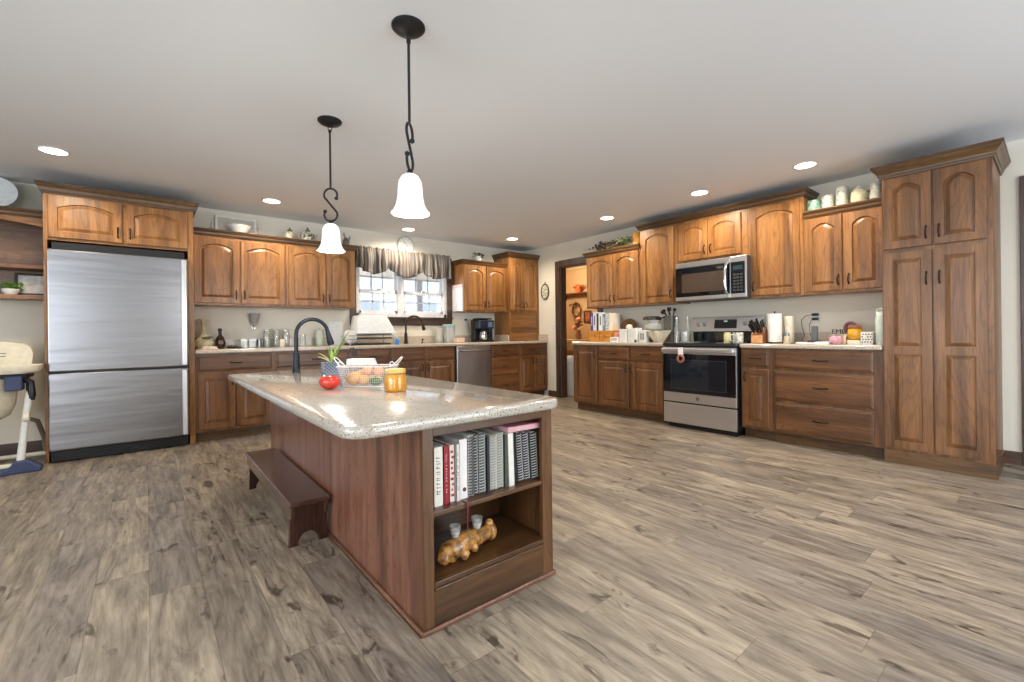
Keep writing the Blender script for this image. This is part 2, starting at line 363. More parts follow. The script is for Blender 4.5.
# ground and covered porch seen through the kitchen window
m = MB(); m.box(-3, 9, 6.1, 9.2, -.1, .02); struct('floor_porch', m, mat('porch_concrete', (214, 212, 208), .8))
pr = thing('porch_roof', 'pale porch roof on square white posts outside the kitchen window', 'porch')
m = MB(); m.box(0.6, 7, 6.12, 9.0, 2.5, 2.62); m.box(.6, 7, 8.85, 9.0, 2.2, 2.5); m.build('roof_deck', mat('porch_cream', (214, 212, 208), .7), pr)
for x in (2.3, 4.62, 5.3, 6.6):
    m = MB(); m.box(x - .07, x + .07, 8.82, 8.98, .02, 2.2); m.box(x-.1, x+.1, 8.8, 9.0, .02, .18); m.build('porch_post', mat('post_grey', (150, 156, 168), .6), pr, bev=.006)
rl = thing('porch_railing', 'white balustrade railing between the porch posts outdoors', 'railing')
m = MB(); m.box(.6, 7, 8.86, 8.93, .92, .98); m.build('top_rail', VINYL, rl)
m = MB(); m.box(.6, 7, 8.87, 8.92, .12, .17); m.build('bottom_rail', VINYL, rl)
m = MB()
for i in range(52): m.box(.66 + i*.122, .69 + i*.122, 8.88, 8.91, .17, .92)
m.build('balusters', VINYL, rl)

t = thing('backdrop_building', 'pale grey backdrop building added to tone down the kitchen window view', 'building', (3.5, 16, 0))  # backdrop added outside to keep the window from washing out white
MB().box(0, 12, 0, 4, 0, 4.2).build('wall', mat('siding_grey', (128, 136, 150), .8), t)
m = MB(); m.prism([(-.3, 4.2), (4.3, 4.2), (2, 5.6)], -.3, 12.3, 'x'); m.build('roof', mat('roof_grey', (110, 114, 124), .8), t)
for x in (2.4, 4.8, 7.4):
    f_ = MB().box(x, x+.9, -.04, 0, 1.1, 2.4).build('window', mat('siding_trim', (170, 176, 188), .6), t, bev=.01); MB().box(x+.08, x+.82, -.05, -.041, 1.18, 2.32).build('pane', mat('dim_pane', (96, 106, 122), .2), f_)
m = MB(); m.box(-4, 22, 9.2, 30, -.12, -.02); struct('ground_yard', m, mat('yard_ground', (150, 152, 156), .9))
# kitchen window: trim, frame, sashes, panes
m = MB(); tz0, tz1 = WZ0 - .115, WZ1 + .08
m.box(WX0 - .085, WX0, YA - .02, YA - .001, tz0, tz1); m.box(WX1, WX1 + .085, YA - .02, YA - .001, tz0, tz1)
m.box(WX0, WX1, YA - .02, YA - .001, tz0, WZ0); m.box(WX0, WX1, YA - .02, YA - .001, WZ1, tz1)
m.box(WX0 - .09, WX1 + .09, YA - .045, YA - .001, WZ0 - .02, WZ0 + .004)
struct('trim_1', m, TRX, bev=.004)
win = bpy.data.objects.new('window_1', None); COL.objects.link(win); win['kind'] = 'structure'; win.location = (0, 0, 0)
m = MB(); f = .05
m.box(WX0, WX0 + f, YA + .01, YA + .12, WZ0, WZ1); m.box(WX1 - f, WX1, YA + .01, YA + .12, WZ0, WZ1)
m.box(WX0, WX1, YA + .01, YA + .12, WZ0, WZ0 + .055); m.box(WX0, WX1, YA + .01, YA + .12, WZ1 - .05, WZ1)
m.box(2.775, 2.865, YA + .005, YA + .12, WZ0, WZ1); m.build('window_frame', VINYL, win, bev=.003)
for x0, x1 in ((WX0 + f, 2.775), (2.865, WX1 - f)):
    for k, (z0, z1, y) in enumerate(((WZ0 + .055, 1.66, YA + .03), (1.62, WZ1 - .05, YA + .07))):
        m = MB(); q = .032
        m.box(x0, x0+q, y, y+.03, z0, z1); m.box(x1-q, x1, y, y+.03, z0, z1); m.box(x0, x1, y, y+.03, z0, z0+q+.01); m.box(x0, x1, y, y+.03, z1-q-.01, z1)
        s = m.build('sash', VINYL, win, bev=.002)
        m = MB()
        for i in (1, 2):
            x = x0 + q + (x1-x0-2*q)*i/3; m.box(x-.009, x+.009, y+.01, y+.022, z0+q, z1-q)
        zc = (z0+z1)/2; m.box(x0+q, x1-q, y+.01, y+.022, zc-.009, zc+.009); m.build('muntins', mat('muntin_grey', (190, 196, 206), .5), s)
        m = MB(); m.box(x0+q, x1-q, y+.014, y+.018, z0+q, z1-q); m.build('pane', PANE, s)
        if k == 0:
            m = MB(); xm = (x0+x1)/2; m.box(xm-.03, xm+.03, y-.008, y+.012, z1, z1+.014); m.build('sash_lock', CHROME, s)
# doorway trim on the right wall
m = MB()
for y0, y1 in ((DY0 - .09, DY0), (DY1, DY1 + .09)): m.box(XB - .02, XB - .001, y0, y1, 0, DZ + .09)
m.box(XB - .02, XB - .001, DY0, DY1, DZ, DZ + .09)
m.box(XB - .001, XB + .121, DY1 - .02, DY1 - .0, 0, DZ); m.box(XB - .001, XB + .121, DY0, DY0 + .02, 0, DZ); m.box(XB - .001, XB + .121, DY0, DY1, DZ - .02, DZ)
struct('trim_2', m, TR, bev=.003)
m = MB(); m.box(XB - .02, XB - .001, .1, .19, 0, 2.18); m.box(XB - .02, XB - .001, -.89, -.8, 0, 2.18); m.box(XB - .02, XB - .001, -.8, .1, 2.09, 2.18)
m.box(XB - .001, XB + .12, .08, .1, 0, 2.09)
struct('trim_3', m, TR, bev=.003)
d = bpy.data.objects.new('door_1', None); COL.objects.link(d); d['kind'] = 'structure'
m = MB(); m.box(XB + .03, XB + .07, -.79, .08, .01, 2.08); m.build('door_slab', TR, d, bev=.003)
m = MB(); m.tube([(XB + .03, .0, .95), (XB - .02, .0, .95)], .012); m.sphere((XB - .035, 0, .95), .028); m.build('door_knob', BRONZE, d, smooth=True)
# baseboards
m = MB(); m.box(XL, -.67, YA - .016, YA - .001, 0, .11); struct('baseboard_back', m, TRX, bev=.003)
m = MB(); m.box(XB - .016, XB - .001, DY1 + .09, 5.33, 0, .1); m.box(XB - .016, XB - .001, .19, .285, 0, .1); struct('baseboard_right', m, TRY, bev=.003)
# room beyond the doorway
m = MB(); m.box(XB + .12, 7.7, 7.9, 8.0, 0, CEIL); m.box(7.6, 7.7, 3.4, 8.0, 0, CEIL); m.box(XB + .12, 7.7, 3.3, 3.4, 0, CEIL); m.box(XB + .02, XB + .12, YA + .15, 8.0, 0, CEIL)
struct('wall_pantry', m, TANP)
m = MB(); m.box(XB + .12, 7.7, 3.3, 8.0, CEIL + .0, CEIL + .1); struct('ceiling_pantry', m, mat('pantry_ceiling', (226, 214, 186), .8))
# ---------------------------------------------------------------- cabinets (local frame: x right, front face at y=0, depth toward +y)
def door_mesh(mb, x0, x1, z0, z1, arch=0., panels=1, fr=.056, th=.02, y=-.0):
    """framed door or drawer front with raised panel(s); the front face lies at y-th"""
    yb, yf = y, y - th
    N = 12
    def ring(a0, a1, b0, b1, yy, rise=0.):
        p = []
        for i in range(N + 1): p.append((a0 + (a1-a0)*i/N, yy, b0))
        for i in range(N + 1):
            t = i / N; zz = b1 - rise*(2*t-1)**2
            p.append((a1 + (a0-a1)*t, yy, zz))
        return p
    b = .004
    if panels == 0:          # plain slab with a stepped, routed edge
        mb.loft([ring(x0,x1,z0,z1,yb), ring(x0,x1,z0,z1,yf+.010), ring(x0+.006,x1-.006,z0+.006,z1-.006,yf+.006), ring(x0+.014,x1-.014,z0+.014,z1-.014,yf+.005), ring(x0+.018,x1-.018,z0+.018,z1-.018,yf)], True, True)
        return
    if panels == 1:
        A = (x0+fr, x1-fr, z0+fr, z1-fr)
        r = arch
        mb.loft([ring(x0,x1,z0,z1,yb), ring(x0,x1,z0,z1,yf+b), ring(x0+b,x1-b,z0+b,z1-b,yf),
                 ring(*A, yf, r), ring(A[0]+.004,A[1]-.004,A[2]+.004,A[3]-.004,yf+.013,r),
                 ring(A[0]+.010,A[1]-.010,A[2]+.010,A[3]-.010,yf+.013,r), ring(A[0]+.034,A[1]-.034,A[2]+.034,A[3]-.034,yf+.003,r*.8)], True, True)
    else:
        zs = z0 + (z1 - z0) * .5 + .0
        mb.box(x0, x1, yf + .011, yb, z0, z1)
        mb.box(x0, x0+fr, yf, yf+.011, z0, z1); mb.box(x1-fr, x1, yf, yf+.011, z0, z1)
        for a, bb in ((z0, z0+fr), (z1-fr, z1), (zs-.03, zs+.03)): mb.box(x0+fr, x1-fr, yf, yf+.011, a, bb)
        for a, bb in ((z0+fr, zs-.03), (zs+.03, z1-fr)):
            mb.loft([ring(x0+fr+.006,x1-fr-.006,a+.006,bb-.006,yf+.011), ring(x0+fr+.008,x1-fr-.008,a+.008,bb-.008,yf+.010), ring(x0+fr+.03,x1-fr-.03,a+.03,bb-.03,yf+.003)], False, True)
def handle(parent, x, z, vertical=True, y=-.02, L=.1):
    m = MB(); h = L/2; pts = []
    prof = [(-h*.78, 0), (-h*.78, -.014), (-h*.55, -.024), (-h*.2, -.029), (h*.2, -.029), (h*.55, -.024), (h*.78, -.014), (h*.78, 0)]
    rad = [.0042, .0046, .005, .0062, .0062, .005, .0046, .0042]
    for a, o in prof: pts.append((x, y+o, z+a) if vertical else (x+a, y+o, z))
    m.tube(pts, rad, 8)
    for s in (-1, 1):
        a = s*h*.78
        c = (x, y-.002, z+a) if vertical else (x+a, y-.002, z)
        m.sphere(c, .009, sx=.8 if vertical else 1.5, sy=.35, sz=1.5 if vertical else .8, n=10, m=6)
    return m.build('handle', BRONZE, parent, smooth=True, ang=70)
def add_door(root, x0, x1, z0, z1, hs=None, hz=None, arch=.0, panels=1, mz=None, fr=.056):
    m = MB(); door_mesh(m, x0, x1, z0, z1, arch, panels, fr)
    d = m.build('door', mz or OZ, root)
    if hs: handle(d, x0+.03 if hs == 'l' else x1-.03, hz)
    return d
def add_drawer(root, x0, x1, z0, z1, mx=None, pull=True, name='drawer'):
    m = MB(); door_mesh(m, x0, x1, z0, z1, 0, 0)
    d = m.build(name, mx or BX, root)
    if pull: handle(d, (x0+x1)/2, (z0+z1)/2, False, L=.12)
    return d
def crown(parent, w, z0, z1, depth, L=True, R=True, name='crown', m=None, x0=0., out=.045, y0=0.):
    h = z1 - z0
    pr = [(0, .0), (.0, .010), (.16, .014), (.2, .020), (.32, .022), (.5, out*.55), (.68, out*.82), (.8, out*.9), (.84, out), (1, out)]
    mb = MB(); rings = []
    for t, o in pr:
        a = x0 - (o if L else 0); b = x0 + w + (o if R else 0); z = z0 + h*t
        rings.append([(a, y0-o, z), (b, y0-o, z), (b, depth, z), (a, depth, z)])
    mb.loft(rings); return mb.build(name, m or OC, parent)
def carcass(root, w, z0, z1, depth, m, name='body', t=.0):
    return MB().box(0, w, 0, depth, z0, z1).build(name, m, root, bev=.0015)
ROT_B = -PI/2
GAP = .003
# --- back wall, refrigerator enclosure
FX0, FX1 = -.66, .365
t = thing('refrigerator_enclosure', 'oak cabinet surround with two arched doors above the steel refrigerator', 'cabinet', (FX0, 5.36, 0))
W = FX1 - FX0
MB().box(0, .022, 0, .588, 0, 2.28).build('side_panel', OZ, t, bev=.0015)
MB().box(W-.045, W, 0, .588, 0, 2.28).build('side_panel', OZ, t, bev=.0015)
MB().box(.022, W-.045, 0, .588, 1.875, 2.28).build('body', OX, t)
add_door(t, .03, W/2-.012, 1.895, 2.25, 'r', 1.985, .045)
add_door(t, W/2+.012, W-.05, 1.895, 2.25, 'l', 1.985, .045)
crown(t, W, 2.265, 2.35, .588, True, True)
# --- back wall uppers, left run of two units
def upper(label, loc, rz, w, z0, z1, depth, doors, arch=.05, group=None, name='wall_cabinet', mz=None):
    t = thing(name, label, 'cabinet', loc, rz, group)
    carcass(t, w, z0, z1, depth, mz or OZ)
    for x0, x1, h in doors: add_door(t, x0, x1, z0+.02, z1-.025, h, z0+.115, arch, mz=mz)
    return t
U1 = upper('oak wall cabinet with arched doors nearest the refrigerator', (.368, 5.62, 0), 0, .882, 1.375, 2.10, .328, ((.014, .415, 'r'), (.433, .866, 'l')))
U2 = upper('oak wall cabinet with arched doors just left of the window, behind the far pendant', (1.252, 5.62, 0), 0, .795, 1.375, 2.10, .328, ((.02, .428, 'r'), (.44, .782, 'l')))
t = thing('crown_molding', 'dark crown moulding along the top of the wall cabinets left of the window', 'moulding', (.368, 5.62, 0))
crown(t, 1.679, 2.10, 2.165, .328, False, True, 'crown', y0=-.0)
U3 = upper('oak wall cabinet with two arched doors above the coffee maker', (3.665, 5.62, 0), 0, .815, 1.375, 2.10, .328, ((.012, .40, 'r'), (.415, .80, 'l')))
crown(U3, .815, 2.085, 2.15, .328, True, False)
# tall unit with roll-front appliance garage in the corner, standing on the counter
t = thing('corner_cabinet', 'tall narrow oak cabinet in the corner with a slatted roll-front garage on the counter', 'cabinet', (4.483, 5.55, 0))
W = XB - 4.483 - .002
MB().box(0, W, .0, .398, 1.375, 2.27).build('body', OZ, t)
MB().box(0, .03, 0, .398, .916, 1.375).build('side_panel', OZ, t)
MB().box(W-.05, W, 0, .398, .916, 1.375).build('side_panel', OZ, t)
MB().box(.03, W-.05, .38, .398, .916, 1.375).build('back_panel', OZ, t)
m = MB()
m.box(.03, W-.05, .016, .022, .918, 1.34)
for i in range(7):
    z = .92 + i*.06; m.prism([(.006, z), (.004, z+.01), (.004, z+.048), (.008, z+.058), (.018, z+.058), (.018, z)], .032, W-.052, 'x')
m.build('roll_front', OX, t); MB().box(.03, W-.05, .0, .02, 1.338, 1.375).build('rail', OX, t)
add_door(t, .02, W/2-.02, 1.41, 2.225, 'r', 1.50, .05, fr=.05); add_door(t, W/2-.01, W-.05, 1.41, 2.225, 'l', 1.50, .05, fr=.05)
crown(t, W, 2.255, 2.335, .398, True, False)
# --- back wall base cabinets
def base(label, loc, rz, w, depth=.588, toe=.075, z0=.1, z1=.873, group=None, toe_m=None):
    t = thing('base_cabinet', label, 'cabinet', loc, rz, group)
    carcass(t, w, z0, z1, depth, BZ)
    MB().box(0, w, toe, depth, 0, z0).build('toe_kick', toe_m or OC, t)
    return t
by = 5.36
b = base('oak base cabinet with one wide drawer over two doors beside the refrigerator', (.367, by, 0), 0, .695)
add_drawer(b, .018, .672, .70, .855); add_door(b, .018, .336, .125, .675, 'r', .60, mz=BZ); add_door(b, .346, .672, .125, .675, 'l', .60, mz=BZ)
b = base('oak base cabinet behind the island faucet, one drawer over two doors', (1.064, by, 0), 0, .88)
add_drawer(b, .02, .85, .70, .855); add_door(b, .02, .43, .125, .675, 'r', .60, mz=BZ); add_door(b, .44, .85, .125, .675, 'l', .60, mz=BZ)
b = base('oak base cabinet under the dish rack, one drawer over one door', (1.946, by, 0), 0, .44)
add_drawer(b, .02, .42, .70, .855); add_door(b, .02, .42, .125, .675, 'r', .60, mz=BZ)
b = base('oak sink base cabinet below the window and black kitchen faucet', (2.388, by, 0), 0, .945)
add_drawer(b, .02, .462, .70, .855, pull=False, name='false_drawer_front'); add_drawer(b, .49, .925, .70, .855, pull=False, name='false_drawer_front')
add_door(b, .02, .462, .125, .675, 'r', .60, mz=BZ); add_door(b, .49, .925, .125, .675, 'l', .60, mz=BZ)
b = base('oak base cabinet with three drawers right of the dishwasher', (3.962, by, 0), 0, .535)
add_drawer(b, .015, .518, .70, .855); add_drawer(b, .015, .518, .42, .675); add_drawer(b, .015, .518, .125, .40)
b = base('oak corner base cabinet with one drawer over two narrow doors near the doorway', (4.499, by, 0), 0, .618)
add_drawer(b, .02, .60, .70, .855); add_door(b, .02, .305, .125, .675, 'r', .60, mz=BZ); add_door(b, .315, .60, .125, .675, 'l', .60, mz=BZ)
# worktops
def top_slab(name, label, poly, z0, z1, m, cat='countertop', r=.012):
    mb = MB(); ins = [(0, -.0)]
    o = MB().prism(poly, z0, z1, 'z').build(name, m, None, bev=r, seg=3); return tag(o, label, cat)
o = top_slab('countertop', 'long speckled beige countertop under the window wall cabinets', [(.367, 5.325), (XB-.002, 5.325), (XB-.002, YA-.002), (.367, YA-.002)], .874, .914, QZ2)
MB().box(.367, 4.462, YA-.022, YA-.003, .9142, 1.015).build('backsplash', QZ2, o, bev=.003)
MB().box(XB-.022, XB-.003, 5.34, 5.548, .9142, 1.015).build('backsplash', QZ2, o, bev=.003)
MB().box(4.463, 4.482, 5.56, YA-.003, .9142, 1.015).build('backsplash', QZ2, o, bev=.003)
# dishwasher
t = thing('dishwasher', 'stainless steel dishwasher under the counter below the coffee maker', 'dishwasher', (3.338, 5.335, 0))
MB().box(.005, .615, .03, .6, .1, .868).build('tub', BLACK, t)
MB().box(.02, .605, 0, .03, .12, .868).build('door', STZ, t, bev=.006)
MB().box(.02, .605, .07, .5, 0, .1).build('toe_kick', BLACK, t)
m = MB(); m.tube([(.06, 0, .80), (.06, -.04, .80), (.565, -.04, .80), (.565, 0, .80)], .012); m.build('handle', ST, t, smooth=True)
# --- right wall (local x runs toward the camera, i.e. world -y)
def at_b(y): return (4.505, y, 0)
b = base('oak base cabinet with one tall door beside the doorway', at_b(4.20), ROT_B, .43, .612)
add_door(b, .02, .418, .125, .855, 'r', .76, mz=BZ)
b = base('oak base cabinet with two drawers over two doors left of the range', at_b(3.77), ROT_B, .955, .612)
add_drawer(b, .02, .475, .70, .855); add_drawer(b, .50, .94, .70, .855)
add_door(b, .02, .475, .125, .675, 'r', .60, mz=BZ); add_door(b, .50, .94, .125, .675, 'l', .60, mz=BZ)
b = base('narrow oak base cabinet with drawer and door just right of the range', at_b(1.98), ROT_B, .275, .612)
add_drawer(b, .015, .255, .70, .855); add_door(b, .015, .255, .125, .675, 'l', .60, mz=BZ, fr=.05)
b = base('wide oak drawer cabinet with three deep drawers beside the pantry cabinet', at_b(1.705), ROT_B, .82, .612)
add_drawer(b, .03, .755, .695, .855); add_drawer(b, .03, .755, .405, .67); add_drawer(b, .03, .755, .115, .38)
o = top_slab('countertop', 'speckled countertop left of the range, crowded with books and mugs', [(4.475, 2.812), (XB-.002, 2.812), (XB-.002, 4.215), (4.475, 4.215)], .874, .914, QZ2)
MB().box(XB-.022, XB-.003, 2.83, 4.21, .9142, 1.015).build('backsplash', QZ2, o, bev=.003)
o = top_slab('countertop', 'speckled countertop between the range and the pantry cabinet', [(4.475, .892), (XB-.002, .892), (XB-.002, 1.985), (4.475, 1.985)], .874, .914, QZ2)
MB().box(XB-.022, XB-.003, .9, 1.98, .9142, 1.015).build('backsplash', QZ2, o, bev=.003)
UB = 4.82; DB = XB - UB - .002
t = upper('oak wall cabinet with two arched doors beside the doorway, above the books', (UB, 4.225, 0), ROT_B, .885, 1.375, 2.10, DB, ((.014, .46, 'r'), (.475, .865, 'l')))
crown(t, .885, 2.085, 2.15, DB, True, False)
t = upper('tall single-door oak wall cabinet left of the microwave', (UB, 3.338, 0), ROT_B, .50, 1.375, 2.305, DB, ((.03, .46, 'r'),))
t = thing('wall_cabinet', 'short oak wall cabinet with two arched doors above the microwave', 'cabinet', (UB, 2.836, 0), ROT_B)
carcass(t, .80, 1.815, 2.305, DB, OZ); add_door(t, .035, .375, 1.85, 2.275, 'r', 1.95, .04); add_door(t, .385, .735, 1.85, 2.275, 'l', 1.95, .04)
t = upper('tall single-door oak wall cabinet right of the microwave', (UB, 2.034, 0), ROT_B, .505, 1.375, 2.305, DB, ((.025, .475, 'l'),))
t = thing('crown_molding', 'crown moulding across the three taller wall cabinets around the microwave', 'moulding', (UB, 3.338, 0), ROT_B)
crown(t, 1.809, 2.3055, 2.375, DB, True, True, m=OC)
t = upper('oak wall cabinet with two arched doors next to the tall pantry cabinet', (UB, 1.527, 0), ROT_B, .63, 1.375, 2.10, DB, ((.012, .30, 'r'), (.318, .60, 'l')))
crown(t, .63, 2.085, 2.15, DB, False, False)
# pantry cabinet
t = thing('pantry_cabinet', 'floor to ceiling oak pantry cabinet with four doors at the right', 'cabinet', at_b(.889), ROT_B)
MB().box(0, .60, 0, .612, .1, 2.235).build('body', PZ, t, bev=.002)
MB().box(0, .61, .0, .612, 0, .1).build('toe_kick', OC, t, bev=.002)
PM = PZ
add_door(t, .012, .29, 1.66, 2.21, 'r', 1.76, .05, mz=PM); add_door(t, .302, .572, 1.66, 2.21, 'l', 1.76, .05, mz=PM)
add_door(t, .012, .29, .125, 1.63, 'r', 1.42, 0, 2, mz=PM); add_door(t, .302, .572, .125, 1.63, 'l', 1.42, 0, 2, mz=PM)
crown(t, .60, 2.215, 2.315, .612, True, True, out=.058)
# --- hutch at far left
t = thing('hutch_shelf', 'open oak hutch shelf with arched valance left of the refrigerator', 'shelf', (-1.75, 5.66, 0))
W = -.665 + 1.75
MB().box(0, W, .27, .287, 1.40, 2.15).build('back_panel', HW, t)
MB().box(0, W, 0, .27, 1.655, 1.685).build('shelf', OX, t, bev=.002)
MB().box(0, W, 0, .27, 1.39, 1.425).build('shelf', OX, t, bev=.002)
MB().box(0, W, 0, .27, 2.10, 2.13).build('top', OX, t)
MB().box(0, .02, 0, .287, 1.39, 2.13).build('side_panel', OZ, t)
poly = [(0, 2.10), (W, 2.10)] + [(W - W*i/16, 2.015 + .055*math.sin(PI*i/16)**.7) for i in range(17)]
MB().prism(poly, 0.0, .02, 'y').build('valance', OX, t)
crown(t, W, 2.10, 2.165, .287, True, False)
# --- refrigerator
t = thing('refrigerator', 'large stainless steel bottom-freezer refrigerator', 'refrigerator', (-.633, 5.285, 0))
W = .945
MB().box(.005, W-.005, .075, .655, .03, 1.795).build('cabinet_body', mat('fridge_grey', (70, 70, 72), .5), t)
MB().box(.02, W-.02, .09, .6, 1.796, 1.86).build('top_vent', BLACK, t)
m = MB(); m.box(.0, W, .0, .07, .765, 1.79); d = m.build('refrigerator_door', ST, t, bev=.01, seg=3)
m = MB(); m.prism([(W-.052, -.001), (W-.048, -.026), (W-.014, -.03), (W+.0, -.012), (W+.001, .03), (W-.05, .03)], .78, 1.775, 'z'); m.build('handle_strip', STZ, d, bev=.003)
m = MB(); m.box(.0, W, .0, .07, .105, .75); d = m.build('freezer_drawer', ST, t, bev=.01, seg=3)
m = MB(); m.prism([(W-.052, -.001), (W-.048, -.026), (W-.014, -.03), (W+.0, -.012), (W+.001, .03), (W-.05, .03)], .12, .735, 'z'); m.build('handle_strip', STZ, d, bev=.003)
m = MB(); m.box(.01, W-.01, .045, .075, .012, .095)
for i in range(5): m.box(.03, W-.03, .038, .045, .02+i*.015, .027+i*.015)
m.build('base_grille', BLACK, t)
# ---------------------------------------------------------------- range (local frame as cabinets)
RY = 2.79; RW = .80
t = thing('range', 'stainless electric range with dark glass oven door and backguard', 'stove', (4.43, RY, 0), ROT_B)
MB().box(0.004, RW-.004, .03, .675, .06, .888).build('body', BLACK, t)
MB().box(.03, RW-.03, .06, .6, .0, .06).build('base', BLACK, t)
m = MB(); m.box(0, RW, .0, .62, .889, .918); m.build('cooktop', BGLASS, t, bev=.005)
m = MB()
for x, y, r in ((.2, .19, .11), (.6, .19, .085), (.2, .45, .075), (.6, .45, .1)):
    m.tube([(x+r*math.cos(a*PI/16), y+r*math.sin(a*PI/16), .9185) for a in range(32)], .0012, 4, True)
m.build('burner_rings', mat('burner_grey', (110, 110, 114), .3), t)
m = MB(); m.box(.0, RW, -.006, .004, .886, .914); m.build('front_trim', mat('dark_steel', (96, 98, 102), .25, 1), t, bev=.003)
m = MB(); m.box(.004, RW-.004, -.0, .03, .285, .872); d = m.build('oven_door', ST2, t, bev=.004)
MB().box(.006, RW-.006, -.004, -.0005, .385, .80).build('door_glass', BGLASS, d, bev=.001)
MB().box(.105, RW-.105, -.0055, -.0042, .43, .735).build('window', mat('oven_window', (26, 30, 38), .08, coat=.5), d)
m = MB(); zf = .735
for a in ((.10, RW-.10, .735, .738), (.10, RW-.10, .427, .430), (.10, .103, .43, .735), (RW-.103, RW-.1, .43, .735)): m.box(a[0], a[1], -.0058, -.004, a[2], a[3])
m.build('window_border', mat('window_line_grey', (58, 64, 74), .4), d)
m = MB(); m.box(.008, RW-.008, -.052, -.03, .818, .862); m.box(.015, .045, -.03, 0, .825, .855); m.box(RW-.045, RW-.015, -.03, 0, .825, .855); m.build('door_handle', ST2, d, bev=.01, seg=4)
m = MB(); m.lathe([(.0, 0), (.02, 0), (.02, .003), (.0, .003)], n=24, M=T(RW/2, -.0005, .335, rx=PI/2)); e = m.build('emblem', mat('emblem_grey', (128, 128, 132), .4, .6), d)
m = MB(); m.tube([(RW/2+.0175*math.cos(a*PI/12), -.004, .335+.0175*math.sin(a*PI/12)) for a in range(24)], .0012, 5, True); m.build('emblem_ring', CHROME, e)
text_mesh('GE', .018, T(RW/2, -.004, .335, rx=PI/2), CHROME, 'emblem_letters', e)
MB().box(.004, RW-.004, .0, .03, .055, .27).build('storage_drawer', ST2, t, bev=.004)
# backguard
bgx = .02
m = MB(); m.box(bgx, RW-.0, .62, .672, .917, 1.035); m.build('vent_panel', BGLASS, t, bev=.003)
m = MB(); m.prism([(.60, 1.035), (.672, 1.035), (.672, 1.20), (.635, 1.20)], .0, RW, 'x'); b = m.build('backguard', ST2, t, bev=.004)
Mq = T(0, .6, 1.035, rx=-math.atan2(.035, .165))
m = MB(); m.box(.28, .53, -.004, .002, .035, .135, M=Mq); m.build('display', BGLASS, b)
text_mesh('12:05', .02, Mq @ T(.405, -.0045, .115, rx=PI/2), mat('display_glow', (180, 220, 225), .5, emit=((170, 215, 225), 1.2)), 'display_digits', b)
for x in (.09, .165, .62, .70):
    m = MB(); m.lathe([(.024, 0), (.024, .006), (.019, .01), (.018, .028), (.0, .03)], n=18, M=Mq @ T(x, 0, .085, rx=PI/2)); m.box(x-.003, x+.003, -.036, -.03, .07, .10, M=Mq)
    m.build('knob', mat('knob_metal', (170, 170, 172), .3, 1), b, smooth=True)
# microwave
t = thing('microwave', 'stainless over-the-range microwave with dark window', 'microwave', (4.705, 2.785, 0), ROT_B)
W = .78
MB().box(0, W, .02, .41, 1.385, 1.812).build('body', mat('dark_case', (60, 60, 62), .5), t)
MB().box(0, W, .0, .02, 1.385, 1.81).build('front_frame', ST2, t, bev=.004)
m = MB(); m.box(.005, .615, -.012, 0, 1.425, 1.75); d = m.build('door', BGLASS, t, bev=.004)
MB().box(.08, .55, -.0135, -.0122, 1.47, 1.68).build('window', mat('microwave_window', (74, 62, 54), .12, coat=.5), d)
m = MB(); m.box(.005, .615, -.014, 0, 1.752, 1.808); m.build('top_rail', ST2, d, bev=.003)
m = MB(); m.box(.005, .615, -.014, 0, 1.388, 1.424); m.build('bottom_rail', ST2, d, bev=.003)
m = MB(); m.tube([(.592, -.012, 1.74), (.592, -.04, 1.735), (.588, -.056, 1.66), (.588, -.058, 1.58), (.588, -.056, 1.50), (.592, -.04, 1.435), (.592, -.012, 1.43)], .015, 10); m.build('handle', CHROME, d, smooth=True)
m = MB(); m.box(.625, .765, -.01, 0, 1.425, 1.75); c = m.build('control_panel', BGLASS, t, bev=.003)
m = MB()
for r in range(6):
    for q in range(3): m.box(.65+q*.035, .675+q*.035, -.0115, -.0098, 1.45+r*.032, 1.468+r*.032)
m.build('buttons', mat('button_grey', (62, 64, 68), .5), c)
MB().box(.65, .745, -.0115, -.0098, 1.67, 1.71).build('display', mat('mw_display', (40, 60, 66), .3), c)
# hanging ornament on the oven handle
t = thing('towel_hanger', 'round brown wreath ornament with white ribbon hung on the oven handle', 'ornament', (4.371, 2.535, .84), ROT_B)
m = MB(); m.tube([(-.024+.0*k, 0, 0) for k in (0,)] + [(-.02, -.001, -.03), (-.018, -.002, -.06)], .008, 6) if False else m.box(-.035, .02, -.005, .004, -.065, .03); m.build('ribbon', PAPER, t, bev=.002)
m = MB(); m.tube([(.0+.034*math.cos(a*PI/9), -.016, -.085+.034*math.sin(a*PI/9)) for a in range(18)], .012, 8, True); m.build('ring', mat('terracotta_brown', (150, 92, 68), .6, noise=.3, nscale=90), t, smooth=True)

# ---------------------------------------------------------------- island
IX0, IX1, IY0, IY1 = .736, 1.357, 1.40, 3.85
t = thing('kitchen_island', 'oak kitchen island with open bookshelf end', 'island', (0, 0, 0))
t.location = (IX0, IY0, 0); W = IX1 - IX0; LN = IY1 - IY0
MB().box(0, .022, .02, LN, .0, .722).build('side_panel', IZ, t, bev=.001)
MB().box(W-.022, W, .02, LN, .0, .722).build('side_panel', IZ, t, bev=.001)
MB().box(.022, W-.022, LN-.02, LN, .0, .722).build('end_panel', IZ, t)
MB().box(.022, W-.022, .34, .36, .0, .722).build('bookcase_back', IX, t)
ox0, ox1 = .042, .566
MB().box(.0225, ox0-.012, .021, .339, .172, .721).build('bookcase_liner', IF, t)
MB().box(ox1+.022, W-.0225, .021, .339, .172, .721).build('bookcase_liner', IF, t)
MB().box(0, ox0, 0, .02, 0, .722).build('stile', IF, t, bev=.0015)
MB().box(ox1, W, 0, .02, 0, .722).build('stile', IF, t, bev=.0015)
m = MB(); m.box(ox0, ox1, 0, .02, .685, .722); m.build('top_rail', IX, t, bev=.001)
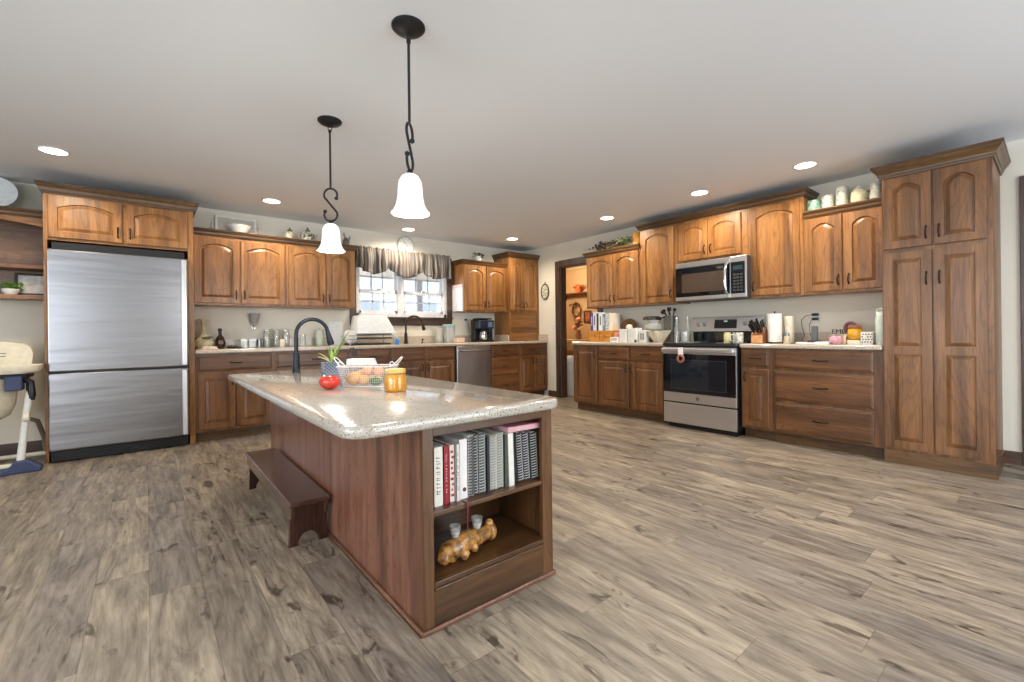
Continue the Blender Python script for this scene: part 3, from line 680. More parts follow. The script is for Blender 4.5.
m = MB(); m.box(ox0, ox1, -.0, .02, .0, .145); m.box(ox0, ox1, -.008, .02, .142, .150); m.box(ox0, ox1, -.0, .02, .15, .163); m.box(ox0, ox1, -.005, .02, .163, .171); m.build('bottom_panel', IX, t, bev=.0015)
m = MB(); m.box(ox0, ox1, .004, .02, .398, .415); m.box(ox0-.011, ox1+.021, .02, .339, .398, .415); m.build('shelf', IX, t, bev=.002)
m = MB(); m.box(ox0-.011, ox1+.021, .0205, .339, .155, .171); m.build('shelf', IX, t)
# base shoe moulding
m = MB()
def shoe(x0, x1, y0, y1): m.box(x0, x1, y0, y1, 0, .018)
shoe(-.011, W+.011, -.011, 0); shoe(-.011, 0, 0, LN+.0); shoe(W, W+.011, 0, LN)
m.build('shoe_molding', IY, t, bev=.006, seg=3)
# top: rounded corners
def rrect(x0, x1, y0, y1, r, n=7):
    p = []
    for cx, cy, a0 in ((x1-r, y0+r, -PI/2), (x1-r, y1-r, 0), (x0+r, y1-r, PI/2), (x0+r, y0+r, PI)):
        for i in range(n+1): a = a0 + PI/2*i/n; p.append((cx+r*math.cos(a), cy+r*math.sin(a)))
    return p
pz = [(.01, .724), (.003, .728), (0, .735), (0, .754), (.004, .762), (.012, .765)]
m = MB(); m.loft([[(x, y, z) for x, y in rrect(.458+o, 1.392-o, 1.345+o, 3.925-o, .085-o)] for o, z in pz])
o = m.build('island_top', QZ, None, smooth=True, ang=50); tag(o, 'thick speckled stone top with rounded corners on the island', 'countertop')
# bench
t = thing('step_bench', 'low dark wooden step bench on the floor along the left side of the island', 'bench', (.53, 2.36, 0))
BW_, BL = .19, 1.27
MB().box(0, BW_, 0, BL, .205, .229).build('seat', BN, t, bev=.006, seg=3)
MB().box(.008, .026, .02, BL-.02, .145, .205).build('apron', BN, t, bev=.002)
MB().box(BW_-.026, BW_-.008, .02, BL-.02, .145, .205).build('apron', BN, t, bev=.002)
arc = [(BW_/2+.05*math.cos(a), .0+.062*math.sin(a)) for a in [PI - PI*i/12 for i in range(13)]]
for y in (.045, BL-.13):
    poly = [(.004, 0)] + arc + [(BW_-.004, 0), (BW_-.010, .205), (.010, .205)]
    MB().prism(poly, y, y+.02, 'y').build('leg', BNZ, t, bev=.0015)

# island books: x edges and heights as they stand on the upper shelf
bk = [(.788,.826,.632,'white_book','white cookbook with black spine lettering, leftmost on the island shelf',(226,222,212),0),
 (.828,.852,.630,'red_book','red cookbook second from the left on the island shelf',(150,36,48),0),
 (.854,.876,.629,'pink_book','pale pink cookbook with red spine marks beside the red one',(224,206,200),0),
 (.878,.893,.630,'white_book','thin white cookbook with dark dotted spine, fourth from the left',(220,214,206),0),
 (.895,.932,.643,'white_book','wide white cookbook with a dark berry mark low on its spine',(228,226,224),0),
 (.935,.957,.655,'spiral_book','white spiral cookbook with heavy black coil next to the wide white book',(206,204,202),1),
 (.960,.980,.655,'spiral_book','dark grey spiral cookbook with tight coil',(88,90,92),1),
 (.984,1.013,.655,'spiral_book','mid grey spiral cookbook left of the cream ones',(120,124,122),1),
 (1.016,1.030,.638,'thin_book','thin black book between the grey and cream spiral books',(40,42,44),0),
 (1.033,1.066,.634,'spiral_book','cream spiral cookbook, the left one of the cream pair',(214,212,198),1),
 (1.069,1.100,.640,'spiral_book','cream spiral cookbook, the right one of the cream pair',(206,204,188),1),
 (1.103,1.119,.630,'thin_book','thin dark green book right of the cream spiral pair',(66,76,64),0),
 (1.122,1.152,.634,'white_book','white book standing under the left end of the pink magazine',(224,222,214),0),
 (1.157,1.180,.626,'spiral_book','black spiral book leaning right with red edge, first of the dark four',(60,50,54),1),
 (1.184,1.212,.626,'spiral_book','charcoal spiral book, second of the dark four under the magazine',(74,74,78),1),
 (1.216,1.246,.624,'spiral_book','dark violet spiral book, third of the dark four under the magazine',(72,62,70),1),
 (1.250,1.285,.620,'spiral_book','dark grey spiral book at the right end of the island shelf',(66,68,70),1)]
INK = mat('spine_ink', (50, 48, 56), .7); REDI = mat('spine_red_ink', (140, 40, 50), .7); WINK = mat('spine_white_ink', (225, 215, 210), .7)
rb = random.Random(3)
for i, (x0, x1, zt, nm, lab, c, spi) in enumerate(bk):
    x0, x1 = (.803 + (q - .788) * 1.034 for q in (x0, x1)); h = zt - .4155; D = rb.uniform(.17, .21); y0 = 1.436 + rb.uniform(0, .012); wd = x1 - x0
    lean = math.radians((0, 0, 0, 0, 0, 0, 0, 0, 0, 0, 0, 0, -1.5, -3.5, -3.5, -3.2, -3)[i])
    t = thing(nm, lab, 'book', (x1 if lean else x0, y0, .4156), 0, 'cookbooks on the island shelf'); t.rotation_euler = (0, lean, 0)
    xo = -wd if lean else 0
    col = mat('cover_%d' % i, c, .45, noise=.03); e = .0025 + (.012 if spi else 0)
    m = MB(); m.box(xo+.002, xo+wd-.002, e, D-.004, .003, h-.003); m.build('pages', PAPER, t)
    m = MB(); m.box(xo, xo+.002, 0 if not spi else .006, D, 0, h); m.box(xo+wd-.002, xo+wd, 0 if not spi else .006, D, 0, h)
    if not spi: m.box(xo, xo+wd, 0, .0025, 0, h)
    m.build('cover', col, t)
    if spi:
        m = MB(); n = int(h/.0115)
        for k in range(n):
            z = .006 + k*(h-.012)/n
            m.tube([(xo+wd/2+(wd/2-.001)*math.cos(a), .006+.008*math.sin(a), z+.0015*a) for a in [2*PI*q/8 for q in range(9)]], .0016 if i != 5 else .0022, 4)
        m.build('spiral_binding', mat('coil_light', (196, 198, 196), .35) if i not in (5, 13) else mat('coil_dark', (38, 38, 42), .35), t)
        MB().box(xo+.003, xo+wd-.003, .0075, .0115, .003, h-.003).build('inner_edge', mat('inner_%d' % i, tuple(int(v*.75) for v in c), .7), t)
    elif i in (0, 1, 2, 3, 4):
        if i in (0, 1, 3):
            m = MB(); z = h*.2; rw = wd*(.2, .1, .17)[(0, 1, 3).index(i)]
            while z < h*.86:
                q = rb.uniform(.004, .009)
                m.box(wd/2-rw, wd/2+rw*rb.uniform(.3, 1), -.0006, 0, z, z+q*.35)
                if rb.random() < .75: m.box(wd/2-rw, wd/2-rw*.6, -.0006, 0, z, z+q)
                z += q + rb.choice((.0025, .0025, .008))
            m.build('spine_lettering', (INK, WINK, None, INK)[i], t)
        if i == 2:
            m = MB()
            for k in range(9): m.box(wd*rb.uniform(.15,.5), wd*rb.uniform(.6,.9), -.0006, 0, h*(.1+k*.095), h*(.1+k*.095)+.009)
            m.build('spine_marks', REDI, t)
        if i == 4:
            m = MB(); m.lathe([(0, 0), (.008, 0), (.008, .001), (0, .001)], M=T(wd*.6, 0, .035, rx=PI/2)); m.build('spine_mark', mat('berry_ink', (96, 44, 56), .7), t)
t = thing('magazine', 'pink magazine lying flat on top of the dark spiral books', 'magazine', (1.140, 1.43, .6375)); t.rotation_euler = (0, math.radians(1.0), 0)
MB().box(.0, .185, 0, .2, .0, .021).build('pages', mat('pinkish_paper', (216, 170, 176), .7), t, bev=.003)
MB().box(-.001, .186, -.001, .2, .0211, .0235).build('cover', mat('pink_cover', (206, 132, 148), .5), t)
t = thing('ribbon_bookmark', 'thin dark red ribbon hanging over the shelf edge below the white books', 'bookmark', (.917, 1.399, .413))
m = MB(); m.tube([(0, .03, .003), (0, -.002, .004), (.001, -.004, -.02), (0, -.002, -.06), (.002, .0, -.095)], .0025, 6); m.build('ribbon', mat('ribbon_red', (126, 28, 40), .6), t)
# log candle holder
t = thing('log_candle_holder', 'glazed tan driftwood candle holder lying on the lower island shelf', 'candle holder', (.985, 1.50, .172), math.radians(6))
rl_ = random.Random(5)
m = MB(); pts = [(-.13, -.0, .022), (-.11, .0, .038), (-.07, -.005, .046), (-.03, .0, .05), (.01, .0, .052), (.05, .005, .048), (.085, .0, .05), (.11, .0, .058), (.125, .005, .07)]
m.tube(pts, [.022, .036, .038, .04, .038, .036, .03, .026, .012], 12)
m.sphere((-.125, -.01, .03), .028, n=10, m=6, jit=.12, rnd=rl_); m.sphere((-.045, -.032, .022), .022, n=10, m=6, jit=.1, rnd=rl_); m.sphere((.115, -.0, .085), .018, n=10, m=6, jit=.1, rnd=rl_); m.sphere((.01, -.026, .03), .02, n=9, m=6, jit=.1, rnd=rl_); m.sphere((.12, 0, .05), .03, sz=1.3, n=10, m=6, jit=.1, rnd=rl_)
m.sphere((-.09, -.012, .022), .022, n=9, m=6, jit=.1, rnd=rl_)
mm = mat('driftwood', (160, 114, 60), .25, noise=.42, nscale=38, coat=.6, bump=.6)
m.build('log', mm, t, smooth=True, ang=80)
for x, lab in ((-.062, 'left'), (.048, 'right')):
    t2 = thing('votive_glass', 'small clear votive glass of pale wax on the %s end of the driftwood' % lab, 'candle', (.985 + x, 1.50 + x*.1, .256))
    MB().lathe([(.016, 0), (.023, .045), (.0215, .045), (.015, .003), (0, .003)], n=16).build('glass', JARG, t2, smooth=True)
    MB().lathe([(.0148, .004), (.019, .026), (0, .026)], n=16).build('wax', mat('wax', (222, 214, 206), .5), t2, smooth=True)
# ---------------------------------------------------------------- recessed lights, plus added fill spots
GLOW = mat('lamp_glow', (255, 244, 226), .5, emit=((255, 240, 214), 9))
RL = [((-.53, 4.79), 'over the floor in front of the refrigerator'), ((1.03, 5.22), 'in front of the wall cabinets with the white tray'),
      ((2.75, 5.55), 'above the window valance and clock'), ((4.27, 5.2), 'in the far corner by the coffee maker'),
      ((4.44, 3.55), 'near the doorway and the ivy'), ((4.40, 2.33), 'in front of the microwave'), ((4.40, 1.38), 'nearest the pantry cabinet'),
      ((-1.5, 2.0), None), ((3.0, -.3), None), ((-.9, -.9), None), ((2.9, 1.9), None), ((1.2, -1.2), None)]  # unlabelled ones are fill spots added to brighten the room, without fixtures
for i, ((x, y), where) in enumerate(RL):
    if i < 7:
        t = thing('recessed_light', 'round white recessed ceiling light ' + where, 'ceiling light', (x, y, CEIL), 0, 'recessed ceiling lights')
        MB().lathe([(.076, -.001), (.078, -.006), (.088, -.005), (.092, -.0005), (.076, -.0005)], n=28).build('trim_ring', WHITE, t, smooth=True)
        MB().lathe([(0, -.005), (.077, -.005), (.077, -.001), (0, -.001)], n=24).build('lens', GLOW, t)
    l = bpy.data.lights.new('recessed_or_fill_lamp', 'SPOT'); l.energy = SPOTW * (1 if i < 7 else .8); l.color = (1, .84, .63) if i < 7 else (1, .95, .88); l.spot_size = math.radians(165); l.spot_blend = .6; l.shadow_soft_size = .06
    o = bpy.data.objects.new('recessed_or_fill_lamp', l); COL.objects.link(o); o.location = (x, y, CEIL - .02)
# ---------------------------------------------------------------- pendants
FROST = mat('frosted_glass', (250, 246, 238), .4, emit=((255, 244, 228), .75))
def pendant(label, x, y, rz):
    t = thing('pendant_light', label, 'pendant lamp', (x, y, CEIL), rz, 'pendants over the island')
    MB().lathe([(.076, 0), (.076, -.008), (.066, -.018), (.05, -.026), (.024, -.034), (.0, -.036)], n=28).build('canopy', BLKMET, t, smooth=True)
    m = MB(); m.tube([(.012*math.sin(a*PI/6), 0, -.052+.018*math.cos(a*PI/6)) for a in range(12)], .0028, 6, True); m.build('loop', BLKMET, t, smooth=True)
    m = MB(); m.tube([(0, 0, -.066), (0, 0, -.45)], .0065, 10); m.lathe([(.0, -.06), (.01, -.062), (.01, -.076), (.0, -.078)]); m.build('rod', BLKMET, t, smooth=True)
    m = MB(); pts = []
    # scroll: two opposite hooks forming an S
    for k in range(27):
        a = math.radians(-30 + 235*k/26); r = .042
        pts.append((r*math.cos(a) + .0, 0, -.49 + r*math.sin(a)))
    low = [(-p[0], 0, -1.085 + 0*p[2] - (p[2] + .49) + (.49 - .0)) for p in pts]
    # lower hook mirrored about the middle of the scroll at z=-.555
    low = [(-p[0], 0, -1.11 - p[2]) for p in pts][::-1]
    m.tube(pts + low, .0065, 8); m.sphere(pts[0], .012); m.sphere(low[-1], .012)
    m.build('scroll', BLKMET, t, smooth=True)
    MB().lathe([(.0, -.655), (.012, -.66), (.014, -.675), (.03, -.685), (.032, -.70), (.0, -.70)], n=20).build('fitter', BLKMET, t, smooth=True)
    prof = [(.026, -.682), (.038, -.69), (.050, -.712), (.055, -.74), (.057, -.785), (.064, -.82), (.076, -.846), (.087, -.86), (.084, -.861), (.072, -.846), (.060, -.82), (.053, -.785), (.051, -.74), (.046, -.714), (.024, -.69)]
    MB().lathe(prof, n=32).build('glass_shade', FROST, t, smooth=True, ang=80)
    MB().sphere((0, 0, -.76), .028, sz=1.4).build('bulb', mat('bulb_glow', (255, 240, 214), .5, emit=((255, 236, 205), 12)), t, smooth=True)
    l = bpy.data.lights.new('pendant_lamp', 'POINT'); l.energy = PENDW; l.color = (1, .93, .84); l.shadow_soft_size = .07
    o = bpy.data.objects.new('pendant_lamp', l); COL.objects.link(o); o.location = (x, y, CEIL - .93)
pendant('black pendant lamp with white bell shade, the nearer one hanging over the island', .945, 1.885, math.radians(45))
pendant('black pendant lamp with S scroll and white bell shade, the farther one over the island', .95, 3.04, math.radians(-35))

# ---------------------------------------------------------------- faucets
def faucet(label, loc, rz, hgt, reach, m0, R=.014):
    t = thing('faucet', label, 'faucet', loc, rz)
    MB().lathe([(.031, 0), (.031, .006), (.026, .012), (.024, .06), (.022, .13), (.018, .15), (0, .15)], n=20).build('base', m0, t, smooth=True)
    m = MB(); rr = reach/2; pts = [(0, 0, .13), (0, 0, hgt-rr)] + [(rr-rr*math.cos(a), 0, hgt-rr+rr*math.sin(a)) for a in [PI*k/14 for k in range(1, 13)]]
    e = pts[-1]; pts.append((e[0]+.008, 0, e[2]-.03)); m.tube(pts, R, 12); m.build('spout', m0, t, smooth=True, ang=80)
    m = MB(); m.tube([pts[-1], (pts[-1][0]+.008, 0, pts[-1][2]-.03), (pts[-1][0]+.022, 0, pts[-1][2]-.085), (pts[-1][0]+.026, 0, pts[-1][2]-.105)], [R+.001, R+.005, R+.012, R+.009], 14); m.build('spray_head', m0, t, smooth=True, ang=60)
    m = MB(); m.tube([(0, .02, .07), (0, .05, .075), (0, .065, .10), (0, .068, .155)], [.011, .01, .008, .007], 8); m.build('lever', m0, t, smooth=True)
    return t
faucet('tall black gooseneck faucet on the far end of the island', (.88, 3.67, .7651), 0, .405, .235, GRAPH, .0145)
faucet('black gooseneck faucet below the kitchen window', (2.815, 5.80, .9141), math.radians(-14), .385, .235, BRONZE, .013)
t = thing('soap_pump', 'short dark soap dispenser beside the window faucet', 'soap dispenser', (3.07, 5.80, .9141))
MB().lathe([(.018, 0), (.018, .005), (.008, .01), (.007, .045), (.011, .048), (.011, .058), (0, .06)], n=14).build('pump', BRONZE, t, smooth=True)
m = MB(); m.tube([(0, 0, .054), (0, -.045, .056), (0, -.055, .048)], .005, 6); m.build('nozzle', BRONZE, t, smooth=True)

# ---------------------------------------------------------------- things on the island
rg = random.Random(11)
ZI = .7652
t = thing('potted_plant', 'green bladed plant in a dark blue patterned square pot on the island', 'plant', (.83, 2.66, ZI), math.radians(-6))
def pot_mat():
    m, tt, b = nodes('patterned_pot'); N = tt.nodes; L = tt.links
    tc = N.new('ShaderNodeTexCoord'); mp = N.new('ShaderNodeMapping'); mp.inputs['Rotation'].default_value = (0, PI/4, 0); v = N.new('ShaderNodeTexVoronoi'); v.inputs['Scale'].default_value = 75; v.inputs['Randomness'].default_value = 0
    L.new(tc.outputs['Object'], mp.inputs[0]); L.new(mp.outputs[0], v.inputs['Vector'])
    r = N.new('ShaderNodeValToRGB'); r.color_ramp.elements[0].position = .36; r.color_ramp.elements[0].color = lin((44, 50, 64)); r.color_ramp.elements[1].position = .42; r.color_ramp.elements[1].color = lin((132, 142, 160))
    L.new(v.outputs['Distance'], r.inputs[0]); L.new(r.outputs[0], b.inputs['Base Color']); b.inputs['Roughness'].default_value = .5; return m
PT = pot_mat()
m = MB(); s0, s1 = .044, .053
m.loft([[(sx*s, sy*s, z) for sx, sy in ((-1,-1),(1,-1),(1,1),(-1,1))] for s, z in ((s0, 0), (s1, .125), (s1-.005, .125), (s1-.007, .11))]); m.build('pot', PT, t, bev=.003)
MB().box(-.045, .045, -.045, .045, .100, .111).build('soil', mat('soil', (60, 44, 34), .9, noise=.3, nscale=120), t)
GREEN = mat('leaf_green', (104, 150, 62), .5, noise=.2, nscale=14); LGREEN = mat('leaf_light_green', (168, 190, 104), .5, noise=.12); TIP = mat('leaf_dry', (196, 176, 148), .6, noise=.15)
def blade(ang, reach, hgt, wid, mm, z0=.11, droop=.0, ox=0, oy=0):
    m = MB(); n = 8; L_, R_ = [], []
    for k in range(n+1):
        u = k/n; r = reach*u; z = z0 + hgt*(u**.8) - droop*u*u; w_ = wid*math.sin(PI*min(1, .15+.85*u))*.5 + .0008
        cx, cy = ox+r*math.cos(ang), oy+r*math.sin(ang); px, py = -math.sin(ang)*w_, math.cos(ang)*w_
        L_.append((cx+px, cy+py, z)); R_.append((cx-px, cy-py, z))
    rings = [[a, ((a[0]+b[0])/2, (a[1]+b[1])/2, a[2]-.25*wid), b, ((a[0]+b[0])/2, (a[1]+b[1])/2, a[2]-.25*wid+.0015)] for a, b in zip(L_, R_)]
    m.loft(rings); return m.build('leaf', mm, t, smooth=True)
A0 = math.radians(-39)
blade(A0, .10, .19, .022, GREEN); blade(A0+.25, .075, .16, .02, TIP); blade(A0+PI, .085, .09, .02, LGREEN, droop=.02); blade(A0+PI-.2, .10, .07, .018, TIP, droop=.025)
blade(A0+PI+.9, .03, .10, .018, GREEN); blade(A0+1.3, .04, .12, .018, LGREEN); blade(A0+PI-.7, .04, .11, .018, GREEN); blade(A0-1.2, .03, .09, .016, LGREEN)
# tomato with lobes
def ribbed(name, label, loc, r, sz, m0, lobes=6, dep=.07, dent=.3):
    t = thing(name, label, name.replace('_', ' '), loc)
    rings = []; n = 42
    for j in range(15):
        a = -PI/2 + PI*j/14; ring = []
        for i in range(n):
            ph = 2*PI*i/n; k = 1 - dep*abs(math.sin(lobes*ph/2+.4))**3*0 - dep*(.5+.5*math.cos(lobes*ph))*(.4+.6*abs(math.sin(a)))
            rr = max(r*math.cos(a)*k, 1e-4); zz = r*sz*math.sin(a)
            if a > 0: zz -= r*dent*(1-math.cos(a))**2*.9
            ring.append((rr*math.cos(ph), rr*math.sin(ph), r*sz+zz))
        rings.append(ring)
    MB().loft(rings).build('body', m0, t, smooth=True, ang=80); return t
TOM = mat('tomato_red', (206, 50, 30), .16, noise=.18, nscale=16, coat=.6)
t = ribbed('tomato', 'large ripe red tomato on the island in front of the dark pot', (.735, 2.40, ZI), .054, .74, TOM, 5, .10, .28)
m = MB()
for k in range(5):
    a = 2*PI*k/5; m.tube([(0, 0, .062), (.012*math.cos(a), .012*math.sin(a), .067), (.026*math.cos(a), .026*math.sin(a), .064)], [.002, .003, .0008], 5)
m.tube([(0, 0, .06), (.003, 0, .078)], .002, 5); m.build('stem', GREEN, t)
# jar of orange preserve
t = thing('mason_jar', 'glass jar of orange preserve with a yellow lid on the island', 'jar', (.955, 2.09, ZI))
MB().lathe([(.0, .001), (.048, .001), (.053, .008), (.054, .04), (.053, .072), (.046, .086), (0, .086)], n=28).build('preserve', mat('orange_preserve', (226, 152, 20), .35, noise=.08, nscale=20, coat=.5), t, smooth=True)
MB().lathe([(.0, .0), (.052, 0), (.0575, .008), (.058, .076), (.05, .09), (.0475, .09), (.055, .075), (.0555, .01), (.0, .0008)], n=28).build('glass', CLEAR, t, smooth=True)
MB().lathe([(.0, .1105), (.047, .1105), (.0505, .108), (.0505, .091), (.0, .091)], n=28).build('lid', mat('yellow_lid', (206, 176, 100), .35), t, smooth=True, bev=0)
# wire basket with fruit
BX0 = Vector((.94, 2.40, ZI)); BR = math.radians(-44)
t = thing('wire_basket', 'white wire mesh basket with scroll handles holding fruit on the island', 'basket', BX0, BR)
WM = mat('white_wire', (226, 224, 220), .4)
hx, hy, hb, H_ = .145, .075, .85, .11
m = MB()
def rec(s, z): return [(-hx*s, -hy*s, z), (hx*s, -hy*s, z), (hx*s, hy*s, z), (-hx*s, hy*s, z)]
def edge_loop(s, z, r):
    p = rec(s, z); q = []
    for a, b in zip(p, p[1:]+p[:1]):
        for k in range(6): q.append(tuple(a[i]+(b[i]-a[i])*k/6 for i in range(3)))
    m.tube(q, r, 6, True)
edge_loop(1, H_, .0035); edge_loop(.8, .004, .003); m.build('rim', WM, t, smooth=True)
m = MB(); g = .0125
b0, b1 = rec(.8, .004), rec(1, H_)
for (a0, a1), (c0, c1) in zip(zip(b0, b0[1:]+b0[:1]), zip(b1, b1[1:]+b1[:1])):
    L_ = (Vector(c1)-Vector(c0)).length; n = int(L_/g)
    for k in range(1, n):
        p = Vector(a0).lerp(Vector(a1), k/n); q = Vector(c0).lerp(Vector(c1), k/n); m.tube([p, q], .0007, 3)
    for k in range(1, 9):
        m.tube([Vector(a0).lerp(Vector(c0), k/9), Vector(a1).lerp(Vector(c1), k/9)], .0007, 3)
for k in range(1, 18): x = -hx*.8 + 2*hx*.8*k/18; m.tube([(x, -hy*.8, .003), (x, hy*.8, .003)], .0007, 3)
for k in range(1, 10): y = -hy*.8 + 2*hy*.8*k/10; m.tube([(-hx*.8, y, .003), (hx*.8, y, .003)], .0007, 3)
m.build('mesh', WM, t)
for s in (-1, 1):
    m = MB(); x0 = s*hx
    m.tube([(x0, -.028, H_), (x0+s*.022, -.026, H_+.022), (x0+s*.04, -.018, H_+.042), (x0+s*.046, 0, H_+.048), (x0+s*.04, .018, H_+.042), (x0+s*.022, .026, H_+.022), (x0, .028, H_)], .0032, 6)
    m.tube([(x0+.012*math.cos(a), -.034, H_+.012+.012*math.sin(a)) for a in [k*PI/5 for k in range(9)]], .0025, 5)
    m.build('handle', WM, t, smooth=True)
def inb(u, v, z): c, s = math.cos(BR), math.sin(BR); return (BX0.x+u*c-v*s, BX0.y+u*s+v*c, ZI+z)
PEACH = mat('peach_skin', (232, 164, 96), .5, noise=.2, nscale=12); PINKF = mat('pink_fruit', (236, 160, 124), .45, noise=.15, nscale=10); ONION = mat('onion_skin', (222, 178, 96), .35, noise=.12, nscale=30); YEL = mat('yellow_squash', (228, 204, 130), .4, noise=.08); CUC = mat('dark_green_skin', (70, 100, 52), .35, noise=.25, nscale=30)
def fruit(nm, lab, cat, u, v, z, r, m0, sx=1, sz=.92, rz=0):
    t = thing(nm, lab, cat, inb(u, v, z), BR+rz, 'fruit and vegetables in the wire basket')
    MB().sphere((0, 0, r*sz), r, sx=sx, sz=sz, n=20, m=12).build('skin', m0, t, smooth=True, ang=90)
    MB().tube([(0, 0, 2*r*sz-.003), (.002, 0, 2*r*sz+.006)], .002, 5).build('stem', mat('stem_brown', (96, 74, 44), .8), t)
fruit('peach', 'large orange peach at the left end of the wire basket', 'fruit', -.072, -.018, .006, .040, PEACH)
fruit('peach', 'orange peach beside the large one at the front of the basket', 'fruit', -.015, -.022, .006, .031, PEACH)
fruit('apple', 'pink apple on top in the middle of the basket', 'fruit', -.008, .010, .058, .028, PINKF)
fruit('apple', 'pale pink apple on top toward the right of the basket', 'fruit', .055, .008, .055, .029, PINKF)
fruit('onion', 'yellow onion at the back left of the basket', 'vegetable', -.05, .028, .03, .03, ONION)
fruit('squash', 'pale yellow squash lying under the apples in the basket', 'vegetable', .022, .025, .012, .028, YEL, 1.5, .85)
fruit('cucumber', 'dark green vegetable at the front of the basket near the jar', 'vegetable', .05, -.026, .005, .024, CUC, 1.5)
# napkin holder with scroll
t = thing('napkin_holder', 'black wire scroll holder with folded white napkins behind the fruit basket', 'napkin holder', (1.10, 2.92, ZI), math.radians(-39))
m = MB(); m.box(-.10, .10, -.05, .05, 0, .006); m.build('base', BLKMET, t, bev=.002)
m = MB()
m.tube([(-.095, 0, .004), (-.096, 0, .07), (-.09, 0, .15), (-.075, 0, .19), (-.055, 0, .195), (-.042, 0, .17), (-.05, 0, .145), (-.065, 0, .15), (-.064, 0, .165)], .0045, 7)
m.tube([(-.10, .0, .004), (-.11, 0, .05), (-.105, 0, .09), (-.09, 0, .10)], .004, 6)
m.tube([(-.085, -.04, .075), (.095, -.04, .075)], .003, 6); m.tube([(.095, -.04, .075), (.095, -.04, .004)], .003, 6); m.tube([(-.085, -.04, .075), (-.09, 0, .09)], .003, 6)
m.build('scroll_frame', BLKMET, t, smooth=True)
t = thing('napkins', 'folded white paper napkins resting in the black scroll holder', 'napkins', (1.10, 2.92, ZI+.0785), math.radians(-39))
m = MB()
for k in range(5):
    q = .012*k; m.prism([(-.088+q*.1, -.05), (.08-q*.2, -.05), (.105-q*.3, .0), (.075-q*.2, .048), (-.085+q*.1, .048)], k*.009, k*.009+.0085, 'z')
m.build('napkin_stack', PAPER, t, bev=.003)

# ---------------------------------------------------------------- back counter things
ZC = .9143
def lt(name, label, cat, x, y, z, prof, m0, n=20, part='body', sx=1, sy=1, rz=0, group=None, ang=50):
    t = thing(name, label, cat, (x, y, z), rz, group)
    MB().lathe(prof, n=n, sx=sx, sy=sy).build(part, m0, t, smooth=True, ang=ang); return t
def sub(t, part, prof, m0, c=(0,0,0), n=16, M=None): return MB().lathe(prof, c, n=n, M=M).build(part, m0, t, smooth=True)
def subbox(t, part, b, m0, bev=.002, M=None): return MB().box(*b, M=M).build(part, m0, t, bev=bev)
POT = mat('stoneware', (196, 190, 160), .4, noise=.1); OLIVE = mat('olive_glaze', (92, 88, 62), .35, noise=.2)
t = lt('vase', 'beige long-necked ceramic vase with dark glaze next to the refrigerator', 'vase', .475, 5.76, ZC, [(.0, 0), (.06, 0), (.085, .03), (.088, .07), (.07, .11), (.042, .14), (.028, .18), (.024, .24), (.034, .29), (.048, .315), (.042, .315), (.026, .29), (.0, .28)], POT)
m = MB(); m.tube([(-.045, 0, .31), (0, .03, .318), (.045, 0, .31), (0, -.03, .30)], .008, 6, True); m.build('dark_rim', OLIVE, t, smooth=True)
m = MB(); m.sphere((.01, -.08, .115), .04, sy=.3, sz=.35); m.sphere((.045, -.065, .125), .03, sy=.5, sz=.35); m.build('glaze_patch', OLIVE, t, smooth=True)
t = thing('pottery_bowl', 'dark green glazed bowl tucked behind the beige vase', 'bowl', (.425, 5.86, ZC))
MB().lathe([(0, 0), (.04, 0), (.052, .05), (.046, .10), (.03, .12), (.026, .12), (.04, .095), (0, .02)]).build('bowl', OLIVE, t, smooth=True)
t = lt('bottle', 'dark round-bodied glass bottle beside the vase', 'bottle', .612, 5.70, ZC, [(0, 0), (.04, 0), (.05, .03), (.05, .08), (.036, .12), (.016, .145), (.014, .185), (0, .187)], mat('dark_bottle', (44, 32, 28), .12, coat=.5))
sub(t, 'stopper', [(.017, .183), (.018, .215), (0, .218)], BLACK); subbox(t, 'label', (-.022, .022, -.0515, -.045, .05, .09), mat('bottle_label', (120, 104, 92), .6))
t = thing('folded_cloth', 'pale pink folded cloth at the refrigerator end of the counter', 'cloth', (.49, 5.45, ZC))
m = MB(); m.box(-.075, .075, -.05, .05, 0, .014); m.box(-.06, .065, -.045, .04, .0145, .03); m.build('cloth', mat('pink_cloth', (226, 200, 184), .9, noise=.1), t, bev=.006, seg=3)
t = thing('sunglasses_case', 'flat black case lying on the counter right of the dark bottle', 'case', (.715, 5.62, ZC)); MB().sphere((0, 0, .016), .06, sy=.45, sz=.27).build('case', BLACK, t, smooth=True)
t = thing('phone_charger', 'small black charger block beside the flat black case', 'charger', (.765, 5.54, ZC)); subbox(t, 'block', (-.022, .022, -.02, .02, 0, .022), BLACK, .003); m = MB(); m.tube([(.02, 0, .01), (.06, .04, .004), (.03, .12, .004), (-.05, .14, .004)], .003, 5); m.build('cord', BLACK, t)
for x, lab in ((.836, 'left'), (.915, 'right')):
    t = thing('glass_container', 'low clear square glass container, %s of the pair right of the bottle' % lab, 'container', (x, 5.72, ZC), 0, 'square glass containers')
    m = MB(); s = .036; m.loft([[(a*q, b*q, z) for a, b in ((-1,-1),(1,-1),(1,1),(-1,1))] for q, z in ((s*.9, 0), (s, .095), (s-.003, .095), (s*.85, .004))]); m.build('glass', JARG, t, bev=.002)
    subbox(t, 'lid', (-s-.002, s+.002, -s-.002, s+.002, .0955, .104), mat('clear_lid', (206, 208, 204), .3), .003)
lt('metal_cup', 'small brushed metal cup behind the glass containers', 'cup', .993, 5.77, ZC, [(0, 0), (.026, 0), (.028, .09), (.026, .09), (.024, .004), (0, .004)], ST)
